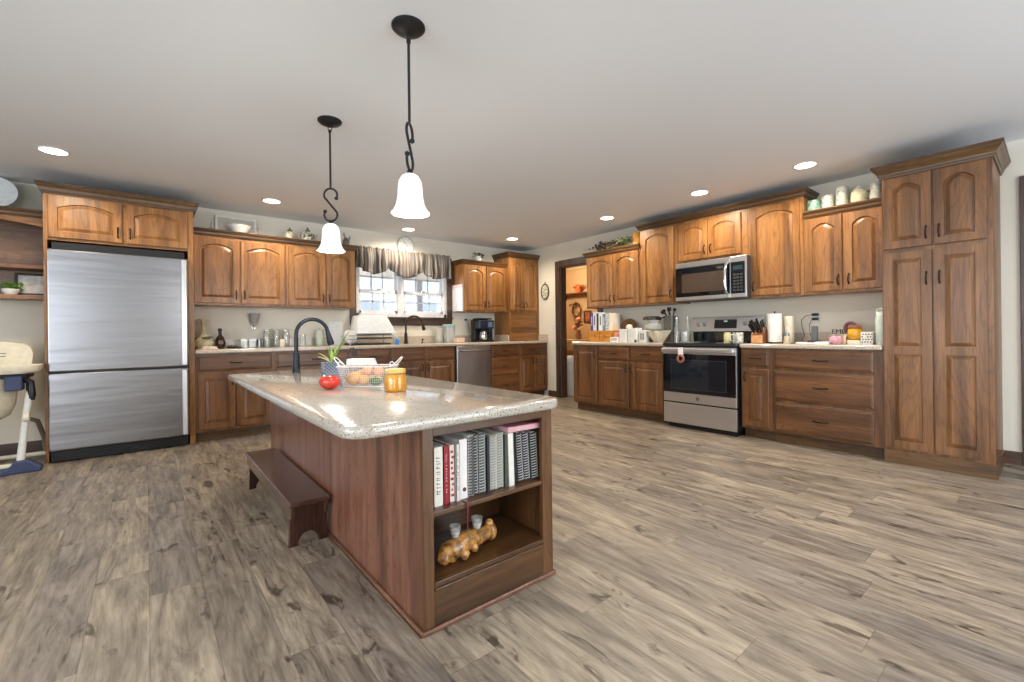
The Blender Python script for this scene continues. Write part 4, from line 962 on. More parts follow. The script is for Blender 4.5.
for x, lab in ((1.082, 'leftmost of the three by the wall'), (1.187, 'middle of the three by the wall'), (1.289, 'rightmost of the three by the wall')):
    t = thing('storage_jar', 'tall clear glass jar with pale lid, ' + lab, 'jar', (x, 5.84, ZC), 0, 'tall storage jars')
    MB().lathe([(0, 0), (.036, 0), (.039, .006), (.039, .15), (.031, .175), (.031, .19), (.028, .19), (.028, .175), (.036, .148), (.036, .008), (0, .004)]).build('glass', JARG, t, smooth=True)
    sub(t, 'lid', [(0, .19), (.034, .19), (.035, .207), (.02, .212), (0, .213)], mat('pale_green_lid', (196, 202, 184), .4))
t = lt('spice_jar', 'short jar with white lid in front of the tall glass jars', 'jar', 1.225, 5.73, ZC, [(0, 0), (.026, 0), (.028, .005), (.028, .06), (.022, .072), (0, .072)], mat('spice_fill', (216, 212, 196), .5)); sub(t, 'lid', [(0, .072), (.024, .072), (.024, .092), (0, .093)], WHITE)
lt('drinking_glass', 'plain drinking glass behind the island faucet', 'glass', 1.455, 5.76, ZC, [(0, 0), (.028, 0), (.036, .145), (.0345, .145), (.0265, .004), (0, .004)], JARG)
t = lt('canister', 'pale green glass canister left of the white appliance panel', 'canister', 1.672, 5.84, ZC, [(0, 0), (.046, 0), (.05, .006), (.05, .17), (.044, .18), (0, .18)], mat('celadon', (192, 204, 184), .25, coat=.4)); sub(t, 'lid', [(0, .181), (.046, .181), (.046, .196), (.012, .202), (.012, .216), (0, .218)], mat('celadon_lid', (176, 190, 170), .3))
t = thing('cutting_board', 'white cutting board leaning on the wall left of the dish rack', 'cutting board', (1.895, 5.90, ZC)); t.rotation_euler = (math.radians(-6), 0, 0)
m = MB(); m.prism([(-.085, 0), (.085, 0), (.09, .01), (.09, .285), (.075, .30), (-.075, .30), (-.09, .285), (-.09, .01)], -.006, .006, 'y'); m.build('board', WPLAS, t, bev=.003)
t = thing('wall_sconce', 'tulip shaped frosted glass wall sconce under the first wall cabinet', 'wall lamp', (.965, YA, 1.14))
MB().lathe([(0, -.0), (.012, .01), (.02, .03), (.045, .09), (.058, .165), (.054, .165), (.04, .09), (.015, .035), (0, .03)], (0, -.062, 0), n=20).build('glass_shade', glassy('sconce_glass', (210, 206, 206), .1, .55, (190, 186, 184)), t, smooth=True)
m = MB(); m.tube([(0, -.062, .01), (0, -.03, -.02), (0, -.002, .0)], .005, 6); m.lathe([(0, 0), (.022, 0), (.02, .01), (0, .012)], M=T(0, -.001, .0, rx=PI/2)); m.build('bracket', CHROME, t, smooth=True)
# dish rack
t = thing('dish_rack', 'two-tier metal dish rack with black trays left of the window faucet', 'dish rack', (1.93, 5.50, ZC))
m = MB()
for z in (.02, .075, .118):
    m.tube([(.0, 0, z), (.56, 0, z), (.56, .32, z), (.0, .32, z)], .004, 6, True)
for x in (0, .56):
    for y in (0, .32): m.tube([(x, y, 0), (x, y, .125)], .005, 6)
for k in range(14): m.tube([(.02+k*.04, 0, .075), (.02+k*.04, .32, .075)], .002, 4)
m.build('frame', ST, t, smooth=True)
MB().box(.02, .54, .02, .30, .004, .018).build('drip_tray', BLACK, t, bev=.004)
MB().box(.1, .55, .01, .30, .080, .094).build('black_tray', mat('charcoal_tray', (48, 50, 58), .4), t, bev=.004)
t = thing('baking_sheet', 'dark baking sheet resting on the dish rack under the white bin', 'baking sheet', (2.0, 5.52, ZC+.1245)); 
m = MB(); m.box(0, .48, 0, .29, 0, .004); m.box(0, .48, 0, .004, .0, .02); m.box(0, .48, .286, .29, 0, .02); m.box(0, .004, 0, .29, 0, .02); m.box(.476, .48, 0, .29, 0, .02); m.build('pan', mat('grey_pan', (96, 98, 104), .35, .7), t)
t = thing('dish_tub', 'large white dish tub turned upside down on the dish rack', 'tub', (2.03, 5.50, ZC+.146), 0)
def tubr(w0, w1, d0, d1, z, r=.04):
    cx, cy = .245, .15
    return [(cx+a, cy+b, z) for a, b in [(p[0], p[1]) for p in rrect(-w0, w1, -d0, d1, r, 4)]]
m = MB(); m.loft([tubr(.27, .28, .16, .15, 0), tubr(.27, .28, .16, .15, .012), tubr(.255, .265, .15, .14, .016), tubr(.235, .16, .125, .12, .215), tubr(.225, .15, .115, .11, .228)])
m.build('tub', mat('translucent_white', (232, 236, 238), .35), t, smooth=True)
for k, lab in enumerate(('leftmost', 'second from left', 'nearest the white tub')):
    t = thing('plate', 'white plate standing on edge in the dish rack, ' + lab, 'plate', (1.93 + k*.022, 5.58, ZC+.105+.0), 0, 'plates in the dish rack'); t.rotation_euler = (0, math.radians(78+4*k), math.radians(20))
    MB().lathe([(0, 0), (.05, 0), (.085, .012), (.085, .015), (.05, .004), (0, .004)], (-.0, 0, 0), n=24).build('plate', WHITE, t, smooth=True)
t = lt('dish_soap_bottle', 'bright blue dish soap bottle at the right end of the dish rack', 'bottle', 2.53, 5.47, ZC, [(0, 0), (.022, 0), (.024, .01), (.024, .06), (.01, .08), (0, .08)], mat('soap_blue', (40, 130, 214), .25)); sub(t, 'cap', [(0, .08), (.009, .08), (.007, .105), (0, .106)], WHITE)
# right of the sink
t = thing('storage_canister', 'clear plastic canister with teal lid by the window corner', 'canister', (3.50, 5.77, ZC)); m = MB(); m.loft([[(x, y, z) for x, y in rrect(-q, q, -q*.8, q*.8, .02, 3)] for q, z in ((.072, 0), (.076, .24))]); m.build('body', glassy('clear_plastic', (236, 240, 242), .08, .35, (226, 228, 228)), t, smooth=True)
subbox(t, 'lid', (-.08, .08, -.064, .064, .2405, .27), mat('teal_lid', (150, 200, 200), .4), .006)
lt('white_canister', 'plain white canister behind the soap dispenser right of the faucet', 'canister', 3.36, 5.83, ZC, [(0, 0), (.055, 0), (.058, .01), (.058, .2), (.05, .21), (0, .212)], glassy('cloudy_plastic', (236, 238, 236), .06, .45, (222, 222, 214)))
t = thing('snack_box', 'low peach coloured plastic tub in front of the teal-lidded canister', 'container', (3.56, 5.60, ZC)); subbox(t, 'tub', (-.07, .07, -.05, .05, 0, .05), mat('peach_plastic', (234, 190, 168), .5, noise=.12), .01); subbox(t, 'lid', (-.073, .073, -.053, .053, .0505, .062), mat('pale_lid', (236, 226, 214), .4), .004)
# coffee maker
t = thing('coffee_maker', 'black drip coffee maker with steel carafe on the counter', 'coffee maker', (3.90, 5.55, ZC))
subbox(t, 'base', (0, .27, 0, .24, 0, .03), BLACK, .008); subbox(t, 'tower', (.0, .27, .14, .24, .03, .34), BLACK, .01)
m = MB(); m.box(.0, .27, 0.0, .139, .20, .33); m.build('brew_head', mat('dark_navy_case', (34, 42, 58), .3), t, bev=.014, seg=3)
subbox(t, 'lid', (.02, .25, .02, .22, .341, .362), BLACK, .008)
subbox(t, 'side_panel', (.2705, .31, .03, .22, 0, .33), mat('brushed_side', (150, 152, 156), .3, .8), .006)
c = MB().lathe([(0, .032), (.058, .032), (.066, .06), (.06, .14), (.046, .165), (0, .165)], (.115, .07, 0), n=22).build('carafe', CHROME, t, smooth=True)
m = MB(); m.tube([(.17, .05, .15), (.21, .02, .15), (.215, .018, .08), (.175, .05, .05)], .008, 6); m.build('carafe_handle', BLACK, c, smooth=True)
sub(t, 'carafe_lid', [(0, .166), (.04, .166), (.036, .182), (0, .184)], BLACK, (.115, .07, 0))
subbox(t, 'brew_buttons', (.16, .24, -.003, -.0005, .225, .30), mat('panel_blue_grey', (96, 112, 140), .3), .001)
def outlet(label, loc, rz, plug=False):
    t = thing('wall_outlet', label, 'outlet', loc, rz)
    subbox(t, 'cover_plate', (-.036, .036, -.005, 0, -.058, .058), WPLAS, .003)
    for z in (-.02, .02):
        subbox(t, 'socket', (-.016, .016, -.007, -.0052, z-.013, z+.013), mat('socket_shade', (206, 206, 202), .5), .004)
    return t
outlet('white wall outlet with a black plug left of the coffee maker', (3.90, YA-.0008, 1.24), 0)
t = thing('power_plug', 'black plug in the outlet beside the coffee maker', 'plug', (3.90, YA-.008, 1.262)); subbox(t, 'plug', (-.016, .016, -.035, 0, -.014, .014), BLACK, .005)
m = MB(); m.tube([(0, -.03, -.01), (.01, -.06, -.06), (.04, -.06, -.2), (.08, -.05, -.3), (.15, -.12, -.325)], .0035, 5); m.build('cord', BLACK, t)
t = outlet('double white switch plate on the wall beside the oval picture', (XB-.0008, 5.21, 1.13), ROT_B)
# window reflection on the glossy cabinet side, laid on as a white sheet
t = thing('reflection_sheet', 'white sheet standing in for the window reflection on the cabinet side', 'paper', (3.6645, 5.63, 1.385))
MB().box(-.003, -.0015, .02, .30, .0, .40).build('sheet', mat('reflection_white', (238, 240, 246), .3, coat=.4), t)
m = MB(); m.box(-.0036, -.003, .02, .30, .35, .40); m.build('reflection_edge', mat('reflection_pink', (226, 206, 208), .5), t)
# ---------------------------------------------------------------- above the back cabinets
ZT = 2.1655
t = thing('serving_tray', 'white rectangular serving tray leaning on the wall above the cabinets', 'tray', (.80, 5.885, ZT)); t.rotation_euler = (math.radians(-8), 0, 0)
t.scale = (1, 1, .82)
MB().box(-.19, .19, -.004, .004, .0, .27).build('panel', mat('tray_glaze', (196, 194, 184), .25), t, bev=.002)
m = MB(); 
for b_ in ((-.2, .2, -.014, .006, .25, .275), (-.2, .2, -.014, .006, 0, .02), (-.2, -.178, -.014, .006, .02, .25), (.178, .2, -.014, .006, .02, .25)): m.box(*b_)
m.build('rim', WHITE, t, bev=.004)
for s in (-1, 1):
    m = MB(); m.tube([(s*.2, 0, .08), (s*.225, 0, .10), (s*.225, 0, .16), (s*.2, 0, .18)], .007, 6); m.build('handle', WHITE, t, smooth=True)
t = lt('serving_bowl', 'wide shallow white bowl in front of the serving tray', 'bowl', .805, 5.75, ZT, [(0, 0), (.05, 0), (.06, .02), (.10, .10), (.115, .145), (.11, .145), (.09, .09), (.05, .03), (0, .025)], WHITE)
t.scale = (1, 1, .68)
t = lt('ginger_jar', 'small cream jar with dark lid above the second cabinet door', 'jar', 1.325, 5.76, ZT, [(0, 0), (.03, 0), (.05, .04), (.052, .09), (.035, .125), (0, .13)], mat('painted_cream', (216, 210, 190), .35, noise=.25, nscale=40)); sub(t, 'lid', [(0, .13), (.03, .13), (.03, .15), (.01, .165), (.008, .185), (0, .188)], OLIVE); t.scale = (.9, .9, .84)
t = lt('teapot', 'round cream teapot with dark leaf decoration above the cabinets', 'teapot', 1.525, 5.76, ZT, [(0, 0), (.05, 0), (.075, .04), (.08, .09), (.06, .14), (.035, .155), (0, .156)], mat('painted_teapot', (206, 204, 186), .3, noise=.4, nscale=24)); sub(t, 'lid', [(0, .157), (.034, .157), (.03, .175), (.012, .19), (.014, .215), (0, .222)], OLIVE); t.scale = (.9, .9, .84)
m = MB(); m.tube([(.07, 0, .06), (.11, 0, .09), (.125, 0, .14)], [.016, .011, .008], 8); m.build('spout', POT, t, smooth=True)
m = MB(); m.tube([(-.07, 0, .13), (-.11, 0, .13), (-.115, 0, .07), (-.075, 0, .04)], .007, 6); m.build('handle', POT, t, smooth=True)
m = MB(); 
for k in range(9): a = rg.uniform(-2.6, -.5); m.sphere((.079*math.cos(a), .079*math.sin(a), rg.uniform(.05, .11)), .015, sx=.8, sy=.3, sz=1.1, n=8, m=5)
m.build('leaf_decor', OLIVE, t, smooth=True)
t = lt('rooster_figurine', 'small dark ceramic rooster figurine at the window end of the cabinets', 'figurine', 1.985, 5.76, ZT, [(0, 0), (.035, 0), (.03, .02), (.05, .06), (.048, .10), (.03, .13), (0, .14)], mat('dark_ceramic', (96, 94, 90), .35, noise=.3, nscale=30))
m = MB(); m.tube([(0, 0, .12), (-.02, 0, .16), (-.03, 0, .19)], [.025, .018, .016], 8); m.sphere((-.032, 0, .2), .02); m.tube([(.03, 0, .09), (.06, 0, .15), (.05, 0, .18)], [.02, .014, .006], 8); t.scale = (.85, .85, .85); m.build('head_and_tail', mat('grey_ceramic', (150, 150, 146), .35, noise=.3), t, smooth=True)
t = thing('wall_clock', 'round white clock on the wall above the valance', 'clock', (2.895, YA-.001, 2.315))
MB().lathe([(0, 0), (.135, 0), (.138, .012), (.128, .028), (.118, .022), (0, .02)], n=40, M=T(0, 0, 0, rx=PI/2)).build('case', mat('pewter_rim', (176, 178, 176), .35), t, smooth=True)
MB().lathe([(0, .0205), (.117, .0205), (.117, .0225), (0, .0225)], n=40, M=T(0, 0, 0, rx=PI/2)).build('face', PAPER, t)
m = MB()
for k in range(12): a = PI*k/6; m.box(-.003, .003, -.0245, -.0226, .092, .11, M=Matrix.Rotation(a, 4, 'Y'))
m.box(-.003, .003, -.026, -.0246, 0, .06, M=Matrix.Rotation(2.1, 4, 'Y')); m.box(-.002, .002, -.027, -.0262, 0, .09, M=Matrix.Rotation(-.6, 4, 'Y')); m.build('hands_and_marks', mat('clock_grey', (120, 120, 120), .5), t)
# foliage helper
def foliage(parent, pts, m0, n, size, rnd, name='leaves', spread=.04):
    m = MB()
    for k in range(n):
        c = Vector(rnd.choice(pts)) + Vector((rnd.uniform(-spread, spread), rnd.uniform(-spread, spread), rnd.uniform(-spread*.6, spread*.9)))
        R = Matrix.Translation(c) @ Matrix.Rotation(rnd.uniform(0, 6.28), 4, 'Z') @ Matrix.Rotation(rnd.uniform(-.9, .9), 4, 'X')
        s = size*rnd.uniform(.7, 1.3)
        v = [m.bm.verts.new(R @ Vector(p)) for p in ((0, 0, 0), (s*.45, s*.3, .15*s), (s, 0, 0), (s*.45, -s*.3, .15*s))]
        v2 = [m.bm.verts.new(R @ Vector((p[0], p[1], p[2]-.002))) for p in ((0, 0, 0), (s*.45, s*.3, .15*s), (s, 0, 0), (s*.45, -s*.3, .15*s))]
        m.bm.faces.new(v); m.bm.faces.new(v2[::-1])
        for i in range(4): m.bm.faces.new((v[i], v2[i], v2[(i+1)%4], v[(i+1)%4]))
    return m.build(name, m0, parent)
DGREEN = mat('ivy_green', (62, 88, 48), .5, noise=.3, nscale=20)
ZT = 2.1505
t = thing('potted_ivy', 'small leafy plant in a white pot above the coffee maker cabinet', 'plant', (4.06, 5.80, ZT))
MB().lathe([(0, 0), (.05, 0), (.07, .10), (.064, .10), (0, .08)]).build('pot', WHITE, t, smooth=True); foliage(t, [(0, 0, .12), (.05, 0, .12), (-.05, 0, .12), (0, -.05, .10)], DGREEN, 60, .04, rg)
# hutch contents
t = thing('display_plate', 'large round white plate on top of the hutch at the left edge', 'plate', (-1.0, 5.76, 2.171)); t.rotation_euler = (math.radians(-12), 0, 0)
MB().lathe([(0, 0), (.08, 0), (.14, .018), (.14, .022), (.08, .006), (0, .006)], (0, 0, 0), n=40, M=T(0, 0, .14, rx=PI/2)).build('plate', mat('bluish_white_plate', (222, 228, 230), .25), t, smooth=True)
t = thing('glass_platter', 'clear glass platter leaning behind the white plate on the hutch', 'platter', (-.82, 5.87, 2.171)); t.rotation_euler = (math.radians(-10), 0, 0)
MB().lathe([(0, 0), (.09, 0), (.135, .012), (.135, .016), (.09, .005), (0, .005)], (0, 0, 0), n=40, M=T(0, 0, .136, rx=PI/2)).build('platter', glassy('platter_glass', (226, 226, 216), .12, .6, (214, 212, 196)), t, smooth=True)
t = thing('picture_frame', 'small dark framed picture on the lower hutch shelf', 'picture', (-.785, 5.78, 1.4255)); t.rotation_euler = (math.radians(-6), 0, 0)
m = MB(); fwd, fh = .115, .20
for b_ in ((-.105, .105, -.012, .004, 0, .02), (-.105, .105, -.012, .004, fh-.02, fh), (-.105, -.085, -.012, .004, .02, fh-.02), (.085, .105, -.012, .004, .02, fh-.02)): m.box(*b_)
m.build('frame', mat('dark_frame', (40, 32, 28), .4), t, bev=.002); subbox(t, 'print', (-.086, .086, -.004, .002, .018, fh-.018), mat('faded_print', (196, 194, 192), .3, noise=.2, nscale=14, coat=.5), 0)
t = thing('potted_succulent', 'small green plant in a white pot on the lower hutch shelf', 'plant', (-.905, 5.73, 1.4255))
MB().lathe([(0, 0), (.035, 0), (.055, .03), (.056, .05), (.05, .05), (0, .04)]).build('pot', WHITE, t, smooth=True); foliage(t, [(0, 0, .075), (.03, 0, .07), (-.03, 0, .07)], GREEN, 90, .035, rg, spread=.035)
# ---------------------------------------------------------------- oval picture
t = thing('oval_picture', 'small oval framed picture hanging left of the doorway', 'picture', (XB-.001, 5.385, 1.72), ROT_B)
m = MB(); m.tube([(.085*math.cos(a), -.012, .125*math.sin(a)) for a in [2*PI*k/32 for k in range(32)]], .011, 8, True)
m.tube([(0, -.01, .135), (.012, -.01, .15), (0, -.01, .163), (-.012, -.01, .15)], .004, 6, True); m.build('frame', OLIVE, t, smooth=True)
m = MB(); m.loft([[(.08*math.cos(a), y, .12*math.sin(a)) for a in [2*PI*k/28 for k in range(28)]] for y in (-.002, -.009)]); m.build('print', mat('floral_print', (206, 200, 180), .6, noise=.4, nscale=40), t)
# ---------------------------------------------------------------- books and crate left of range (base z of books on the crate)
t = thing('wooden_crate', 'orange yellow wooden box under the row of upright books', 'crate', (4.72, 4.12, ZC), ROT_B)
YW = oak('crate_wood', (186, 122, 40), (214, 150, 62), (228, 172, 88), 'x')
m = MB(); m.box(0, .40, 0, .24, 0, .012); m.box(0, .40, 0, .012, .0, .145); m.box(0, .40, .228, .24, 0, .145); m.box(0, .012, 0, .24, 0, .145); m.box(.388, .40, 0, .24, 0, .145); m.box(.0, .40, 0, .24, .135, .147); m.build('box', YW, t, bev=.003)
m = MB()
for x in (.12, .28): m.lathe([(0, 0), (.013, 0), (.011, .012), (0, .014)], M=T(x, 0, .08, rx=PI/2))
m.build('knobs', mat('crate_knob', (150, 96, 40), .4), t, smooth=True); MB().box(.197, .203, -.002, 0, .01, .135).build('door_gap', mat('crate_shadow_line', (120, 76, 30), .7), t)
zb = ZC + .1478
specs = [(.040, .245, (84, 78, 150), 'tall purple book at the left end of the row on the crate'), (.058, .255, (214, 212, 226), 'thick lavender white book second in the row'),
 (.030, .235, (40, 70, 52), 'dark green book between the lavender and the white book'), (.064, .245, (226, 230, 230), 'wide white book standing in the middle of the row'),
 (.045, .225, (110, 134, 164), 'grey blue book right of the wide white one'), (.060, .235, (186, 190, 190), 'black and white patterned book near the right end of the row'), (.045, .228, (236, 224, 206), 'cream book at the right end of the row')]
y = 4.11
for i, (wd, h, c, lab) in enumerate(specs):
    t = thing('cookbook', lab, 'book', (4.76, y, zb), ROT_B, 'upright books beside the doorway'); y -= wd + .004
    m = MB(); m.box(0, wd, 0, .004, 0, h); m.box(0, .003, 0, .17, 0, h); m.box(wd-.003, wd, 0, .17, 0, h); m.build('cover', mat('bcover_%d' % i, c, .5, noise=.35 if i == 5 else .04, nscale=60 if i == 5 else 30), t, bev=.001)
    MB().box(.0035, wd-.0035, .0045, .165, .004, h-.004).build('pages', PAPER, t)
    if i in (0, 1, 3, 4): MB().box(wd*.35, wd*.6, -.0008, 0, h*.3, h*.8).build('spine_title', (WINK, INK, None, INK, WINK)[i], t)
t = thing('wicker_basket', 'brown woven round basket standing behind the mugs and books', 'basket', (4.96, 3.62, ZC+.16)); t.rotation_euler = (0, math.radians(-80), 0)
WK = mat('wicker_brown', (122, 90, 62), .7, noise=.3, nscale=60, bump=.8)
m = MB()
for k in range(9): m.tube([((.025+.0135*k)*math.cos(a), (.025+.0135*k)*math.sin(a), .006*k*.4) for a in [2*PI*q/24 for q in range(24)]], .0085, 6, True)
m.lathe([(0, 0), (.03, 0), (.03, .004), (0, .004)]); m.build('weave', WK, t, smooth=True)
t = thing('display_stand', 'dark stand at the wall under the woven basket', 'stand', (4.965, 3.62, ZC), ROT_B); subbox(t, 'base', (-.06, .06, -.05, .05, 0, .012), WK); subbox(t, 'post', (-.01, .01, -.01, .01, .0125, .035), WK)
t = thing('glass_globe', 'round white glass globe jar with dark cap in front of the woven basket', 'jar', (4.80, 3.50, ZC)); sub(t, 'stand', [(0, 0), (.035, 0), (.03, .03), (.03, .14), (0, .14)], WK)
MB().sphere((0, 0, .183), .044, n=18, m=12).build('globe', mat('cream_globe', (226, 212, 192), .25), t, smooth=True); sub(t, 'cap', [(0, .224), (.028, .224), (.026, .245), (0, .246)], BLACK)
t = thing('tea_box', 'low striped white box in front of the crate', 'box', (4.60, 3.65, ZC), ROT_B); subbox(t, 'carton', (0, .12, 0, .07, 0, .062), PAPER)
m = MB()
for k in range(6): m.box(.012+k*.017, .02+k*.017, -.001, 0, .015, .055)
m.build('stripes', mat('stripe_grey', (120, 126, 128), .6), t)
t = thing('pink_packet', 'small pink packet leaning behind the striped white box', 'packet', (4.69, 3.66, ZC), ROT_B); subbox(t, 'packet', (0, .09, 0, .025, 0, .12), mat('pink_packet_paper', (206, 140, 138), .6, noise=.25, nscale=20), .006)
def mug(label, x, y, r, h, m0, rz=0, handle_=True, cat='mug', name='mug', z=ZC, group=None):
    t = thing(name, label, cat, (x, y, z), rz, group)
    MB().lathe([(0, 0), (r*.92, 0), (r, .008), (r, h), (r-.004, h), (r-.004, .01), (0, .008)], n=22).build('cup', m0, t, smooth=True)
    if handle_: m = MB(); m.tube([(r-.002, 0, h*.8), (r+.022, 0, h*.78), (r+.03, 0, h*.5), (r+.02, 0, h*.24), (r-.002, 0, h*.2)], .0055, 7); m.build('handle', m0, t, smooth=True)
    return t
def crock(label, y, wd, h, dark=False):
    t = thing('white_canister', label, 'canister', (4.66, y, ZC), ROT_B, 'white canisters')
    m = MB(); q = wd/2; m.loft([[(a, b, z) for a, b in rrect(-q*k, q*k, -q*k, q*k, .014, 4)] for z, k in ((0, .96), (.006, 1), (h-.012, 1))]); m.build('body', WHITE, t, smooth=True, bev=0)
    m = MB(); m.loft([[(a, b, z) for a, b in rrect(-q*k, q*k, -q*k, q*k, .014, 4)] for z, k in ((h-.0115, 1.02), (h, 1.02), (h+.004, .9))]); m.build('lid', mat('soft_white', (222, 226, 224), .35), t, smooth=True)
    if dark:
        m = MB()
        for k in range(3): m.box(-q*.5+k*q*.4, -q*.3+k*q*.4, -q-.001, -q, .03, h-.03)
        m.build('dark_lettering', INK, t)
crock('square white canister, the left one of the pair behind the striped box', 3.455, .118, .158)
crock('square white canister, the taller middle one of the row', 3.315, .128, .17)
crock('narrow white canister with dark lettering right of the taller one', 3.183, .094, .142, True)
t = thing('salt_shaker', 'tiny dark shaker standing in front of the white canisters', 'shaker', (4.555, 3.235, ZC)); sub(t, 'body', [(0, 0), (.015, 0), (.013, .028), (0, .03)], BLACK); sub(t, 'cap', [(0, .0305), (.012, .0305), (.01, .04), (0, .042)], CHROME)
# mixer-like stand with pan rack pile
t = thing('dish_stack', 'stack of white dishes on a dark stand beside the toaster', 'dish stack', (4.87, 3.19, ZC), ROT_B)
sub(t, 'stand', [(0, 0), (.05, 0), (.045, .13), (.07, .14), (0, .145)], mat('dark_stand', (52, 50, 50), .4)); 
m = MB()
for k in range(5): z = .147+k*.016; r = .13-.008*k; m.lathe([(0, z), (r*.7, z), (r, z+.012), (r, z+.015), (0, z+.0125)], n=26)
m.build('plates', WHITE, t, smooth=True); sub(t, 'top_bowl', [(0, .228), (.04, .228), (.075, .27), (.07, .27), (.035, .236), (0, .236)], mat('glass_white', (206, 206, 210), .2), n=22)
t = thing('frying_pan', 'black frying pan turned over on top of the white dish stack', 'pan', (4.87, 3.21, ZC+.2715), ROT_B)
MB().lathe([(0, .045), (.085, .045), (.105, .03), (.115, .0), (.110, .0), (.10, .03), (.08, .04), (0, .04)], n=26).build('pan', BLACK, t, smooth=True)
m = MB(); m.tube([(.105, 0, .015), (.16, 0, .028), (.17, .0, .03)], [.008, .009, .01], 8); m.build('handle', BLACK, t, smooth=True)
t = thing('utensil_crock', 'grey crock full of black cooking utensils near the range', 'utensil holder', (4.93, 3.0, ZC), ROT_B)
m = MB(); m.loft([[(a, b, z) for a, b in rrect(-.06, .06, -.055, .055, .012, 4)] for z in (0, .315)]); m.build('crock', mat('pewter_grey', (112, 110, 104), .35, .5), t, smooth=True)
for k, (dx, dy, tl, kind) in enumerate(((-.02, -.02, -28, 0), (.01, 0, -12, 1), (.03, .01, 14, 0), (-.03, .01, -44, 1), (.0, -.03, 4, 1))):
    m = MB(); Mx = T(dx, dy, .29, ry=math.radians(tl)); m.tube([Mx @ Vector((0, 0, 0)), Mx @ Vector((0, 0, .09))], .006, 6)
    if kind: m.box(-.025, .025, -.004, .004, .085, .13, M=Mx)
    else: m.tube([Mx @ Vector((.0, 0, .085)), Mx @ Vector((0, 0, .10)), Mx @ Vector((0, 0, .12))], [.01, .022, .014], 10)
    m.build('utensil', BLACK, t)
t = thing('cake_stand', 'clear and cream ruffled glass bowl in front of the utensil crock', 'bowl', (4.68, 3.0, ZC))
rings = []
for r, z, wv in ((.05, 0, 0), (.06, .01, 0), (.10, .07, .004), (.128, .12, .012), (.134, .135, .016), (.128, .135, .016), (.095, .07, .004), (.05, .015, 0)):
    rings.append([((r+wv*math.sin(8*2*PI*i/48))*math.cos(2*PI*i/48), (r+wv*math.sin(8*2*PI*i/48))*math.sin(2*PI*i/48), z+wv*.5*math.cos(8*2*PI*i/48)) for i in range(48)])
MB().loft(rings).build('bowl', glassy('milk_glass', (240, 238, 226), .12, .5, (226, 222, 206)), t, smooth=True)
for k, (dx, dy, r) in enumerate(((0, 0, .036), (.05, .03, .03), (-.05, .02, .03), (.01, -.055, .028))): MB().sphere((dx, dy, .075+.02*(k == 0)), r, n=12, m=8).build('egg', mat('egg_cream', (228, 220, 200), .5), t, smooth=True)
for (x, y, r, h, lab) in ((4.83, 2.855, .032, .27, 'tall slim glass bottle left of the range'),):
    t = lt('glass_bottle', lab, 'bottle', x, y, ZC, [(0, 0), (r, 0), (r, h*.55), (r*.45, h*.75), (r*.4, h), (r*.3, h), (r*.35, h*.75), (r*.9, h*.53), (r*.9, .006), (0, .006)], JARG); sub(t, 'stopper', [(0, h), (r*.42, h), (r*.4, h+.02), (0, h+.022)], CHROME)
t = mug('clear glass mug with a plate lid on the back left of the range top', 4.74, 2.70, .042, .12, JARG, z=.9185)
t = lt('oil_bottle', 'slim clear glass oil bottle at the back left corner of the range top', 'bottle', 4.86, 2.735, .9185, [(0, 0), (.028, 0), (.028, .16), (.013, .21), (.012, .29), (.008, .29), (.01, .2), (.025, .155), (.025, .006), (0, .006)], JARG); sub(t, 'pourer', [(0, .29), (.012, .29), (.008, .32), (0, .322)], CHROME)
t = lt('candle_jar', 'pale yellow candle jar at the right front of the range top', 'candle', 4.60, 2.155, .9185, [(0, 0), (.033, 0), (.035, .006), (.035, .09), (.031, .098), (0, .098)], mat('yellow_candle', (214, 206, 150), .35, noise=.06)); sub(t, 'lid', [(0, .0985), (.033, .0985), (.033, .108), (0, .11)], mat('candle_lid', (196, 196, 176), .3, .3))
mug('cream mug with blue speckles and utensils beside the candle jar', 4.60, 2.05, .048, .105, mat('speckled_mug', (222, 216, 196), .35, noise=.3, nscale=45), rz=2.4, z=.9185)
t = thing('knife_block', 'wooden knife block with black handled knives', 'knife block', (4.74, 1.912, ZC), ROT_B)
KW = oak('knife_block_wood', (120, 66, 36), (150, 88, 50), (176, 110, 66), 'z')
m = MB(); m.prism([(-.045, 0), (.10, 0), (.10, .10), (.03, .165), (-.045, .085)], -.055, .06, 'x'); m.build('block', KW, t, bev=.004)
subbox(t, 'front_face', (-.05, .055, -.047, -.0452, .004, .08), mat('light_block_face', (206, 156, 104), .5, noise=.08), .001)
for r_ in range(3):
    for c_ in range(3):
        Mx = T(-.035+.036*c_, -.02+.03*r_, .11+.022*r_, rx=math.radians(42), ry=math.radians((-14, -4, 8)[c_]))
        m = MB(); m.box(-.008, .008, -.011, .011, -.0, .11+.01*((r_+c_) % 2), M=Mx); m.build('knife_handle', BLACK, t, bev=.004)
Mx = T(.055, .0, .10, rx=math.radians(10), ry=math.radians(-12)); m = MB(); m.box(-.006, .006, -.01, .01, 0, .12, M=Mx); m.build('sharpener_handle', CHROME, t, bev=.003)
t = thing('paper_towel_roll', 'white paper towel roll standing on its holder by the knife block', 'paper towels', (4.80, 1.783, ZC))
sub(t, 'holder_base', [(0, 0), (.07, 0), (.07, .008), (0, .01)], BLKMET, n=26); sub(t, 'rod', [(0, .01), (.006, .01), (.006, .305), (.009, .31), (0, .316)], BLKMET)
MB().lathe([(.018, .012), (.062, .012), (.0625, .29), (.018, .29)], n=30).build('roll', PAPER, t, smooth=True)
lt('tall_canister', 'tall cream cylindrical canister behind the paper towel roll', 'canister', 4.90, 1.69, ZC, [(0, 0), (.04, 0), (.042, .006), (.042, .255), (.036, .262), (0, .264)], mat('cream_can', (214, 208, 190), .35))
